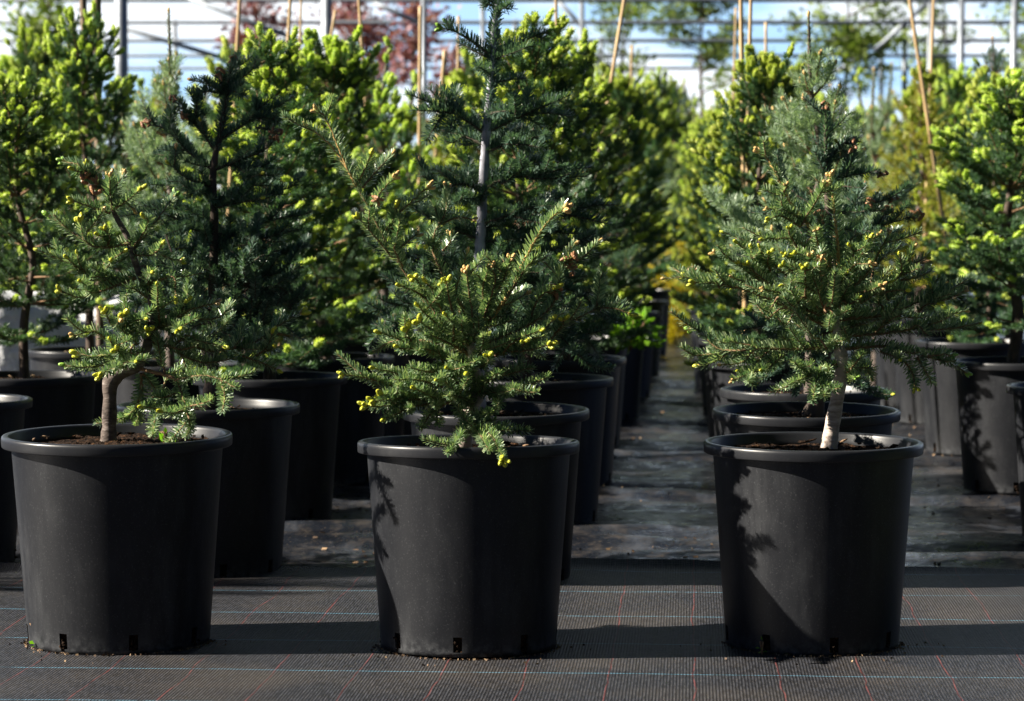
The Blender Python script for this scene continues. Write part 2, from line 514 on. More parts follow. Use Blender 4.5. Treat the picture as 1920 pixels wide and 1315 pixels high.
def needles(mb, path, nl, nw, dens, ang=58, mi=1, start=0.0, lift=0.30, under=0.6, simple=False, full=False):
    """needles set round a shoot; each is one blade of its own"""
    path = np.asarray(path, float)
    seg = np.linalg.norm(np.diff(path, axis=0), axis=1)
    cum = np.concatenate([[0], np.cumsum(seg)])
    L = cum[-1]
    n = int(L * (1 - start) * dens)
    if n < 4:
        return
    s = start + (1 - start) * (np.arange(n) + rng.random(n) * 0.6) / n
    pos = np.stack([np.interp(s * L, cum, path[:, k]) for k in range(3)], 1)
    tg = np.gradient(path, axis=0)
    t = np.stack([np.interp(s * L, cum, tg[:, k]) for k in range(3)], 1)
    t /= np.linalg.norm(t, axis=1)[:, None] + 1e-12
    up = np.array([0, 0, 1.0])
    side = np.cross(t, up) + 1e-4
    vert = np.linalg.norm(side, axis=1) < 0.25
    side[vert] += np.array([0.3, 0.1, 0])
    side -= (side * t).sum(1)[:, None] * t
    side /= np.linalg.norm(side, axis=1)[:, None]
    u = np.cross(side, t)
    ph = np.arange(n) * 2.39996 + rng.normal(0, 0.25 if simple else 0.12, n)
    cs, sn = np.cos(ph), np.sin(ph)
    if not full:
        low = sn < 0
        sn = np.where(low, sn * under, sn)
        nr = np.hypot(cs, sn)
        cs, sn = cs / nr, sn / nr
    a = np.radians(ang + rng.normal(0, 8 if simple else 4.5, n)) * (1 - 0.45 * s ** 5)
    rad = cs[:, None] * side + sn[:, None] * u
    d = np.cos(a)[:, None] * t + np.sin(a)[:, None] * rad
    d[:, 2] += lift * 0.5
    d += rng.normal(0, 0.06 if simple else 0.03, d.shape)
    d /= np.linalg.norm(d, axis=1)[:, None]
    ln = nl * (0.78 + 0.4 * rng.random(n)) * (1 - 0.35 * s ** 6) * (0.75 + 0.25 * np.minimum(1, s * 6 / max(1e-3, 1)))
    nrm = u + 0.5 * t + rad * 0.5 + rng.normal(0, 0.35 if simple else 0.2, d.shape)
    w = np.cross(nrm, d)
    w /= np.linalg.norm(w, axis=1)[:, None] + 1e-9
    nn = np.cross(d, w)
    wd = (nw * (0.8 + 0.4 * rng.random(n)))[:, None]
    b0 = pos
    tip = pos + d * ln[:, None] + np.array([0, 0, 1.0]) * (ln * lift * 0.35)[:, None]
    mid = pos + d * (ln * 0.55)[:, None] + nn * (ln * 0.02)[:, None]
    if simple:
        V = np.stack([b0 - w * wd * 0.4, b0 + w * wd * 0.4, tip + w * wd * 0.4, tip - w * wd * 0.4], 1)
        F = np.arange(n)[:, None] * 4 + np.arange(4)[None]
    else:
        V = np.stack([b0 - w * wd * 0.3, b0 + w * wd * 0.3, mid + w * wd * 0.5, mid - w * wd * 0.5, tip + w * wd * 0.34, tip - w * wd * 0.34], 1)
        base = np.arange(n)[:, None] * 6
        F = np.concatenate([base + np.array([[0, 1, 2, 3]]), base + np.array([[3, 2, 4, 5]])])
    mb.add(V, F, mi)


# ------------------------------------------------------------------ ground
def fbm(x, y, seed, oct=4, base=1.0):
    r = np.random.default_rng(seed)
    z = np.zeros_like(x)
    for o in range(oct):
        for k in range(3):
            a = r.random() * 6.28
            fr = base * 2 ** o * (0.7 + 0.6 * r.random())
            z += np.sin((x * math.cos(a) + y * math.sin(a)) * fr + r.random() * 6.28 + 1.3 * np.sin(x * fr * 0.31 + y * fr * 0.27 + k)) / 2 ** o / 3
    return z


def back_height(x, y):
    rid = np.sin(y * 19 + 1.5 * np.sin(x * 1.7) + 1.1 * fbm(x, y, 5, 2, 1.6)) * (0.5 + 0.5 * np.sin(y * 4.1 + x * 0.9))
    z = 0.020 * rid + 0.012 * fbm(x, y, 3, 4, 2.4) + 0.009 * fbm(x * 0.6, y, 4, 3, 7.5)
    fade = np.clip((y - 7.35) / 0.3, 0, 1)
    return z * fade - 0.010 + 0.004 * fade


def axis_pts(lo, a, b, hi, step):
    m = np.arange(a, b, step)
    left = a - np.geomspace(step, a - lo, 22)[::-1]
    right = b + np.geomspace(step, hi - b, 26)
    return np.concatenate([left, m, right])


gx = axis_pts(-700, -2.6, 3.6, 700, 0.03)
gy = axis_pts(-60, 6.9, 15.5, 1500, 0.03)
X, Y = np.meshgrid(gx, gy)
Z = back_height(X, Y)
far = np.clip((np.hypot(X, Y - 8) - 12) / 10, 0, 1)
Z = Z * (1 - far) - 0.01 * far
mb = MB()
nx, ny = len(gx), len(gy)
i = (np.arange(ny - 1)[:, None] * nx + np.arange(nx - 1)[None]).ravel()
mb.add(np.stack([X, Y, Z], -1), np.stack([i, i + 1, i + nx + 1, i + nx], -1))
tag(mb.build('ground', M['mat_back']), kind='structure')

# front strip of newer woven mat, its far edge lapped over the older one
gx = np.arange(-3.2, 3.2, 0.025)
v = np.linspace(0, 1, 150)
X, T = np.meshgrid(gx, v)
edge = 7.28 - 0.035 * X + 0.06 * np.sin(X * 2.3 + 0.6) + 0.03 * np.sin(X * 6.1) + 0.012 * np.sin(X * 17)
Y = 3.0 + (edge - 3.0) * T


def front_height(X, Y, T):
    z = 0.004 + 0.0045 * (1 + fbm(X, Y, 11, 3, 2.2)) * np.clip((5.7 - Y) / 0.5, 0.15, 1)
    z += np.where(Y > 6.25, 0.006 * (1 + fbm(X, Y, 12, 3, 3.2)) * np.clip((Y - 6.25) / 0.35, 0, 1), 0)
    return z + 0.013 * np.clip((T - 0.985) / 0.015, 0, 1) ** 2 * (1 + 0.5 * np.sin(X * 3.1))


Z = front_height(X, Y, T)
mb = MB()
ny, nx = X.shape
i = (np.arange(ny - 1)[:, None] * nx + np.arange(nx - 1)[None]).ravel()
mb.add(np.stack([X, Y, Z], -1), np.stack([i, i + 1, i + nx + 1, i + nx], -1))
e = np.arange(nx - 1)
top = np.stack([X[-1], Y[-1], Z[-1]], -1)
mb.add(np.concatenate([top, top - np.array([0, -0.001, 0.004])]), np.stack([e, e + 1, e + nx + 1, e + nx], -1))
tag(mb.build('ground_cover', M['mat_front']), kind='structure')

# dry needles and bark crumbs lying on the old mat
mb = MB()
k = 2600
lx, ly = rng.uniform(-2.2, 3.2, k), 7.4 + rng.random(k) ** 1.4 * 9
cl = fbm(lx, ly, 21, 3, 3.0) > -0.1
lx, ly = lx[cl], ly[cl]
lz = back_height(lx, ly) + 0.003
for gx_, gy_, gr in ((-0.90, 6.07, 0.206), (-0.099, 6.003, 0.199), (0.685, 6.05, 0.198)):
    ga = rng.uniform(math.pi, 2 * math.pi, 170)
    gd = gr + 0.002 + np.abs(rng.normal(0, 0.006, 170)) + (rng.random(170) < 0.12) * rng.random(170) * 0.12
    lx, ly = np.concatenate([lx, gx_ + gd * np.cos(ga)]), np.concatenate([ly, gy_ + gd * np.sin(ga)])
    lz = np.concatenate([lz, front_height(lx[-170:], ly[-170:], (ly[-170:] - 3.0) / 4.28) + 0.001])
a = rng.random(len(lx)) * 6.28
sz = 0.0025 + 0.006 * rng.random(len(lx)) ** 2
sz[-510:] = 0.0012 + 0.002 * rng.random(510)
c, s_ = np.cos(a) * sz, np.sin(a) * sz
p = np.stack([lx, ly, lz], -1)
d1 = np.stack([c, s_, np.zeros_like(c)], -1)
d2 = np.stack([-s_ * 0.5, c * 0.5, 0.003 + 0 * c], -1)
mb.add(np.stack([p - d1 - d2, p + d1 - d2 * 0.6, p + d1 + d2, p - d1 + d2 * 0.8], 1), np.arange(len(lx) * 4).reshape(-1, 4))
tag(mb.build('plant_litter', M['litter'], smooth=False), kind='stuff', label='brown needle litter scattered over the old mat on the path', cat='litter')


# ------------------------------------------------------------------ pots
NSEG = 128


def pot_body_mesh():
    mb = MB()
    ro = lambda z: 0.197 + 0.0315 * (z / 0.438)
    zs = [0.0, 0.010, 0.044, 0.13, 0.22, 0.31, 0.38, 0.438]
    ang = np.arange(NSEG) / NSEG * 2 * math.pi
    ring = lambda r, z: np.stack([r * np.cos(ang), r * np.sin(ang), np.full(NSEG, z)], -1)
    V = np.concatenate([ring(ro(z), z) for z in zs] + [ring(ro(z) - 0.005, z) for z in zs])
    no = len(zs)
    F, B = [], []
    hole = lambda j: j % 16 in (15, 0)
    for k in range(no - 1):
        for j in range(NSEG):
            if k == 1 and hole(j):
                continue
            j2 = (j + 1) % NSEG
            F.append((k * NSEG + j, k * NSEG + j2, (k + 1) * NSEG + j2, (k + 1) * NSEG + j))
            F.append(((no + k) * NSEG + j2, (no + k) * NSEG + j, (no + k + 1) * NSEG + j, (no + k + 1) * NSEG + j2))
    for j in range(NSEG):
        j2 = (j + 1) % NSEG
        F.append((j2, j, no * NSEG + j, no * NSEG + j2))
        if hole(j):
            for k, flip in ((1, 0), (2, 1)):
                a, b = k * NSEG + j, k * NSEG + j2
                B.append((a, b, b + no * NSEG, a + no * NSEG))
            if not hole(j - 1):
                B.append((NSEG + j, 2 * NSEG + j, (no + 2) * NSEG + j, (no + 1) * NSEG + j))
            if not hole(j + 1):
                B.append((NSEG + j2, 2 * NSEG + j2, (no + 2) * NSEG + j2, (no + 1) * NSEG + j2))
    mb.add(V, F)
    B = np.array(B)
    mb.add(V[B.ravel()], np.arange(B.size).reshape(-1, 4))
    return mb.mesh('pot_body', [M['pot']])


def pot_rim_mesh():
    mb = MB()
    mb.lathe([(0.2300, 0.4360), (0.2440, 0.4362), (0.2475, 0.4366), (0.2488, 0.4376), (0.2493, 0.4392), (0.2498, 0.4450), (0.2500, 0.4520), (0.2498, 0.4560), (0.2488, 0.4592),
              (0.2470, 0.4612), (0.2445, 0.4622), (0.2410, 0.4624), (0.2375, 0.4618), (0.2350, 0.4606), (0.2332, 0.4585), (0.2318, 0.4550), (0.2290, 0.4450), (0.2262, 0.4380), (0.2262, 0.4340), (0.2300, 0.4360)], NSEG)
    return mb.mesh('rim', [M['rim']])


def soil_mesh(seed):
    r_hole = np.random.default_rng(seed + 50)
    mb = MB()
    rr = np.concatenate([[0.0001], np.linspace(0.012, 0.2215, 22)])
    ang = np.arange(72) / 72 * 2 * math.pi
    Rr, A = np.meshgrid(rr, ang, indexing='ij')
    x, y = Rr * np.cos(A), Rr * np.sin(A)
    z = 0.435 + 0.012 * np.exp(-(Rr / 0.09) ** 2) + 0.006 * fbm(x, y, seed, 4, 35) + rng.normal(0, 0.002, x.shape)
    z = np.minimum(z, 0.452)
    i = np.arange(len(rr) - 1)[:, None] * 72
    j = np.arange(72)[None]
    j2 = (j + 1) % 72
    F = np.stack([i + j, i + j2, i + 72 + j2, i + 72 + j], -1)
    mb.add(np.stack([x, y, z], -1), F)
    mb.lathe([(0.2215, 0.435), (0.191, 0.004), (0.001, 0.004)], 72)
    for k in range(8):         # roots and clods showing in the drain holes
        for _ in range(r_hole.integers(2, 9)):
            a = (k * 16) / NSEG * 6.2832 + r_hole.normal(0, 0.025)
            rr_ = 0.1925 + 0.004 * r_hole.random()
            mb.ball((rr_ * math.cos(a), rr_ * math.sin(a), 0.008 + 0.032 * r_hole.random() ** 1.4), r_hole.normal(0, 1, 3), 0.0025 + 0.002 * r_hole.random(), 0.004 + 0.006 * r_hole.random(), 5, 4, 0, 0.25)
    for _ in range(26):        # bark chips and crumbs
        a, r_ = rng.random() * 6.28, 0.2 * math.sqrt(rng.random())
        mb.ball((r_ * math.cos(a), r_ * math.sin(a), 0.443 + 0.006 * rng.random()), rng.normal(0, 1, 3) * (1, 1, 0.3), 0.0022 + 0.002 * rng.random(), 0.005 + 0.012 * rng.random() ** 2, 5, 4, 1 if rng.random() < 0.3 else 0, 0.3)
    return mb.mesh('soil', [M['soil'], M['litter']], False)


POT_BODY, POT_RIM = pot_body_mesh(), pot_rim_mesh()
SOILS = [soil_mesh(s) for s in (1, 2, 3)]
POTS = 'black nursery pots standing in rows'


def pot(x, y, label, z=0.0, s=1.0, rz=None, tilt=0.0, soil=True, sz=None):
    t = thing('plant_pot', (x, y, z), label, 'plant pot', POTS)
    t.rotation_mode = 'ZYX'
    t.rotation_euler = (tilt, 0, rnd.random() * 6.28 if rz is None else rz)
    t.scale = (s, s, s if sz is None else sz)
    link('pot_body', POT_BODY, t)
    link('rim', POT_RIM, t)
    if soil:
        link('soil', SOILS[rnd.randrange(3)], t)
    return t


# ------------------------------------------------------------------ the hand-shaped firs (front row and the dark ones right behind)
def bud_mesh(kind, seed):
    mb = MB()
    r = np.random.default_rng(seed)
    if kind == 'cone':
        for k in range(7):
            a = r.random() * 6.28
            d = np.array([math.cos(a) * 0.6, math.sin(a) * 0.6, -0.9 + r.random()])
            c = np.array([math.cos(a), math.sin(a), 0]) * 0.007 + np.array([0, 0, (r.random() - 0.5) * 0.03])
            mb.ball(c, d, 0.0042, 0.0095 + 0.003 * r.random(), 7, 6, 0, 0.06)
        return mb.mesh('cone_cluster', [M['cone']])
    n = {1: 1, 2: 2, 3: 3, 4: 4}[kind[1]]
    mt = {'y': 'bud', 'o': 'bud_tan', 'g': 'bud_green'}[kind[0]]
    for k in range(n):
        a = k / n * 6.28 + r.random()
        off = 0.0 if n == 1 else 0.006
        d = np.array([math.cos(a) * off * 90, math.sin(a) * off * 90, 1.0])
        d /= np.linalg.norm(d)
        ln = (0.0082 if kind[0] != 'o' else 0.0066) * (0.85 + 0.5 * r.random())
        rd = (0.0047 if kind[0] != 'o' else 0.0043) * (0.85 + 0.35 * r.random())
        c = np.array([math.cos(a) * off, math.sin(a) * off, ln * 0.8 - (0.003 if n > 1 and k else 0)])
        mb.ball(c, d, rd, ln, 10, 8, 0, 0.045)
        mb.ball(c - d * ln * 0.85, d, rd * 0.72, ln * 0.35, 8, 5, 1)
    return mb.mesh('bud', [M[mt], M['bud_tan']])


BUDS = {}


def get_bud(code, n, v):
    key = (code, n, v)
    if key not in BUDS:
        BUDS[key] = bud_mesh('cone' if code == 'c' else (code, n), hash(key) % 1000)
    return BUDS[key]


def hand_tree(spec, D, label, cat='fir tree', group=None, nl=0.0175, nw=0.0033, needle='needle', bark='bark', twig='twig', fill=(0, 0, 0, 0, 0), side=1.0,
              budsize=1.0, seed=1, gap=0.05, dn=1.0, stem=1.0):
    """spec: trunk [(px,py,radius px)], limbs [[(depth0, depth1, code, x0,y0, x1,y1, ...), side shoots...]] traced from the photo, each limb with its own depth"""
    r = random.Random(seed)
    px_m = D / FPX
    tr = spec['trunk']
    base = at(tr[0][0], tr[0][1], D)
    t = thing('fir_tree', base, label, cat, group)
    O = np.array(base)
    W = lambda x, y, d: np.array(at(x, y, D + d)) - O
    mb = MB()
    P = smooth_path([W(x, y, 0) for x, y, _ in tr], 0.012)
    kn = np.linspace(0, 1, len(tr))
    cl = np.concatenate([[0], np.cumsum(np.linalg.norm(np.diff(P, axis=0), axis=1))])
    ck = np.concatenate([[0], np.cumsum([math.hypot(tr[k + 1][0] - tr[k][0], tr[k + 1][1] - tr[k][1]) for k in range(len(tr) - 1)])])
    rad = np.interp(cl / cl[-1], ck / ck[-1], [q[2] * px_m * stem for q in tr])
    rad = rad * (1 + 0.05 * np.sin(cl * 90) + 0.07 * rng.normal(0, 1, len(cl)).clip(-1, 1))
    rad = rad * (1 + 0.16 * np.exp(-cl / 0.02)) 
    root = P[0] - (P[1] - P[0]) * 2.5
    mb.tube(np.vstack([root, P]), np.concatenate([[rad[0] * 1.15], rad]), 14)
    mb.build('trunk', M[bark], t)
    nb = 0
    limbs = spec['limbs']
    # extra shoots filling the crown's depth, each hung on the limb that is nearest
    extra = [[] for _ in limbs]
    cx, cyy, rx, ry, nf = fill[:5]
    for _ in range(nf):
        while True:
            u, v, w = r.uniform(-1, 1), r.uniform(-1, 1), r.uniform(-1, 1)
            if u * u + v * v + w * w < 1:
                break
        q = W(cx + u * rx * 0.8, cyy + v * ry * 0.8, w * rx * px_m * 0.75)
        best = None
        for li, lb in enumerate(limbs):
            for pl in lb:
                d0, d1 = pl[0], pl[1]
                pts = pl[3:]
                k = len(pts) // 2
                for m_ in range(k):
                    wpt = W(pts[2 * m_], pts[2 * m_ + 1], d0 + (d1 - d0) * m_ / (k - 1))
                    dd = np.linalg.norm(wpt - q)
                    if best is None or dd < best[0]:
                        best = (dd, li, wpt)
        dirv = q - W(cx, cyy + ry * 0.9, 0)
        dirv = dirv / np.linalg.norm(dirv) + np.array([r.gauss(0, 0.35), r.gauss(0, 0.35), r.gauss(0, 0.25) + 0.12])
        dirv /= np.linalg.norm(dirv)
        ln = r.uniform(0.05, 0.095)
        extra[best[1]].append((best[2], q, q + dirv * ln))
    for li, lb in enumerate(limbs):
        mb = MB()
        ends = []
        for k, pl in enumerate(lb):
            d0, d1, code = pl[0], pl[1], pl[2]
            pts = pl[3:]
            n = len(pts) // 2
            P = [W(pts[2 * m_], pts[2 * m_ + 1], d0 + (d1 - d0) * m_ / (n - 1)) for m_ in range(n)]
            P = smooth_path(P, 0.008)
            P = P + rng.normal(0, 0.0006, P.shape)
            L = np.linalg.norm(np.diff(P, axis=0), axis=1).sum()
            main = k == 0 and L > 0.10
            r0 = (0.0062 if 'G' in code else 0.005) if main else 0.0032
            mb.tube(P, np.linspace(r0, 0.0015, len(P)), 6, 2 if 'G' in code else 0)
            needles(mb, P, nl * (1.4 if 'G' in code else 1.15), nw, (1450 if 'G' not in code else 950) * dn, 64 if 'G' not in code else 70, 1, 0.0 if 'N' not in code else 0.4, 0.22)
            if code:
                ends.append((P[-1], P[-1] - P[-4], code))
            # side shoots left and right of the shoot
            if L > 0.05 and side > 0 and 'S' not in code:
                ns = int(L / gap * side)
                T = np.gradient(P, axis=0)
                for q in range(ns):
                    f = (q + r.uniform(0.3, 0.9)) / ns
                    if f > 0.93:
                        continue
                    ii = int(f * (len(P) - 1))
                    tv = T[ii] / np.linalg.norm(T[ii])
                    sd = np.cross(tv, [0, 0, 1.0] if abs(tv[2]) < 0.8 else [0, 1.0, 0])
                    sd /= np.linalg.norm(sd)
                    uu = np.cross(sd, tv)
                    ph = (0 if q % 2 else math.pi) + r.gauss(0, 0.4)
                    lat = math.cos(ph) * sd + math.sin(ph) * uu
                    dv = tv * 0.65 + lat * 0.8 + np.array([0, 0, 0.12])
                    dv /= np.linalg.norm(dv)
                    ln = min(L * 0.45, r.uniform(0.05, 0.10))
                    p1 = P[ii] + dv * ln
                    pm = P[ii] + dv * ln * 0.5 + np.array([0, 0, -0.003])
                    S = smooth_path([P[ii], pm, p1], 0.008)
                    mb.tube(S, np.linspace(0.0022, 0.0012, len(S)), 5, 0)
                    needles(mb, S, nl * 0.97, nw, 1300 * dn, 64, 1, 0.0, 0.22)
                    if r.random() < 0.15 and code not in ('', 'S') and nb + len(ends) < 92:
                        ends.append((S[-1], S[-1] - S[-3], 'yyo'[r.randrange(3)] + '1'))
        for a, q, e in extra[li]:
            S0 = smooth_path([a, (a + q) / 2 + np.array([0, 0, 0.01]), q], 0.02)
            mb.tube(S0, np.linspace(0.003, 0.002, len(S0)), 5, 0)
            S = smooth_path([q, (q + e) / 2 + np.array([0, 0, -0.003]), e], 0.008)
            mb.tube(S, np.linspace(0.002, 0.0012, len(S)), 5, 0)
            needles(mb, S, nl, nw, 1300 * dn, 64, 1, 0.0, 0.22)
            needles(mb, S0, nl * 0.9, nw, 900, 62, 1, 0.45, 0.22)
        b = mb.build('branch', [M[twig], M[needle], M['twig_gold']], t)
        for p, d, code in ends:
            c = [q for q in code if q in 'yogc']
            if not c or nb >= 96:
                continue
            nn = [q for q in code if q in '1234']
            o = link('cone_cluster' if c[0] == 'c' else 'bud', get_bud(c[0], int(nn[0]) if nn else 2, r.randrange(3)), b)
            o.location = p
            o.rotation_euler = Vector(d).to_track_quat('Z', 'Y').to_euler()
            s = budsize * r.uniform(0.85, 1.2)
            o.scale = (s, s, s)
            nb += 1
    return t


FIR_L = dict(
    trunk=[(203, 842, 19), (205, 790, 17), (206, 745, 17), (207, 718, 20), (222, 700, 20), (252, 688, 15), (270, 665, 12), (282, 628, 11), (287, 590, 10), (283, 560, 9), (270, 530, 8),
           (256, 500, 8), (248, 470, 8), (237, 440, 7), (222, 415, 6), (212, 395, 5), (205, 370, 4)],
    limbs=[
        [(0, -.02, 'o3', 212, 398, 206, 360, 206, 328), (0, .03, 'o3', 207, 375, 222, 345, 232, 326), (0, -.03, 'y2', 210, 395, 240, 375, 262, 356), (0, .03, 'o2', 214, 385, 235, 380, 250, 392)],
        [(0, .05, 'g4', 205, 372, 165, 318, 118, 302), (.02, .02, 'y3', 185, 340, 170, 320, 165, 308), (.03, .0, 'c', 165, 318, 160, 326, 157, 334), (.02, .0, 'c', 186, 336, 184, 344, 182, 350), (.02, -.01, 'y1', 172, 325, 150, 322, 138, 318)],
        [(0, -.04, 'y3', 207, 400, 170, 388, 135, 376)],
        [(0, -.04, 'y4', 250, 455, 200, 464, 162, 455, 150, 414), (-.02, .04, 'g2', 165, 456, 125, 428, 94, 406), (-.01, -.06, 'y2', 200, 463, 206, 446, 196, 430), (-.01, -.06, 'y1', 210, 460, 195, 446, 184, 440)],
        [(0, -.01, 'y1', 254, 520, 175, 524, 130, 495, 72, 470), (0, -.04, 'y1', 175, 522, 152, 500, 145, 478), (0, -.05, 'y1', 160, 512, 140, 498, 126, 484), (0, -.07, 'y1', 200, 505, 206, 495, 207, 488), (-.02, -.06, 'y1', 195, 496, 218, 482, 232, 472)],
        [(0, -.08, 'y2', 256, 522, 205, 540, 152, 558, 114, 546), (0, -.06, '', 215, 538, 190, 520, 170, 520), (0, -.09, 'y1', 170, 550, 160, 535, 150, 528)],
        [(0, -.04, 'y1', 248, 466, 266, 442, 278, 415, 270, 408), (0, -.06, 'y1', 250, 478, 285, 478, 303, 460), (0, .06, 'g2', 250, 470, 300, 405, 328, 366), (0, .05, 'y2', 285, 470, 320, 485, 340, 490)],
        [(0, -.08, 'y1', 262, 536, 295, 527, 325, 520, 330, 555), (0, -.10, 'y1', 280, 545, 278, 520, 285, 512), (0, -.06, '', 280, 560, 245, 540, 237, 555), (0, -.10, 'y1', 300, 612, 296, 570, 295, 536)],
        [(0, -.05, 'o2', 283, 600, 215, 640, 178, 622, 138, 630), (0, -.10, 'y3', 262, 605, 215, 612, 196, 584), (0, -.10, 'y2', 250, 612, 236, 600, 232, 588), (0, -.12, 'y1', 275, 625, 252, 604, 272, 599), (0, -.10, 'y3', 255, 630, 262, 624, 278, 621)],
        [(0, -.12, 'y1', 272, 660, 240, 665, 215, 655, 206, 638), (0, -.11, 'y2', 240, 660, 228, 662, 218, 656), (0, .03, 'y2', 230, 660, 180, 668, 146, 664), (0, .07, 'g2', 230, 668, 180, 688, 124, 686), (-.02, -.13, 'y3', 255, 682, 220, 688, 188, 702), (-.03, -.14, 'y1', 215, 690, 240, 680, 254, 678)],
        [(0, -.04, 'o2', 283, 622, 320, 602, 360, 580, 406, 568), (0, -.04, 'y2', 320, 605, 342, 580, 350, 564), (0, -.12, 'y2', 305, 612, 328, 614, 334, 618), (0, .06, 'g2', 360, 600, 410, 595, 432, 570)],
        [(0, .04, 'y2', 287, 600, 380, 655, 470, 645, 520, 612, 566, 585), (.02, .0, 'y2', 480, 668, 502, 648, 510, 622), (.03, -.02, 'y1', 490, 660, 512, 655, 514, 650), (0, .06, 'g1', 440, 652, 452, 625, 457, 605), (.02, .06, 'g2', 460, 650, 478, 630, 482, 608), (.02, .02, 'y1', 455, 668, 490, 680, 520, 693)],
        [(0, -.06, '', 283, 640, 340, 655, 385, 645, 425, 660), (0, -.10, 'y1', 320, 655, 350, 630, 375, 640, 420, 650), (0, -.03, '', 330, 660, 380, 680, 440, 672)],
        [(0, -.20, 'N', 255, 690, 310, 704, 332, 715, 342, 742, 350, 770, 356, 800, 350, 818), (-.09, -.24, '', 328, 712, 390, 705, 446, 728), (-.20, -.25, '', 415, 715, 422, 745, 416, 772), (-.15, -.22, '', 345, 765, 375, 758, 398, 750), (-.15, -.22, 'y1', 348, 768, 325, 775, 304, 772), (-.05, -.15, '', 300, 768, 290, 790, 286, 816), (-.05, -.14, 'y1', 325, 765, 290, 766, 266, 763), (-.04, -.08, '', 335, 735, 310, 745, 285, 745)],
        [(0, .08, 'g2', 265, 700, 262, 750, 240, 780, 222, 788), (.04, .1, 'g1', 258, 760, 262, 778, 256, 792), (0, .08, '', 268, 700, 300, 740, 300, 760)],
    ])
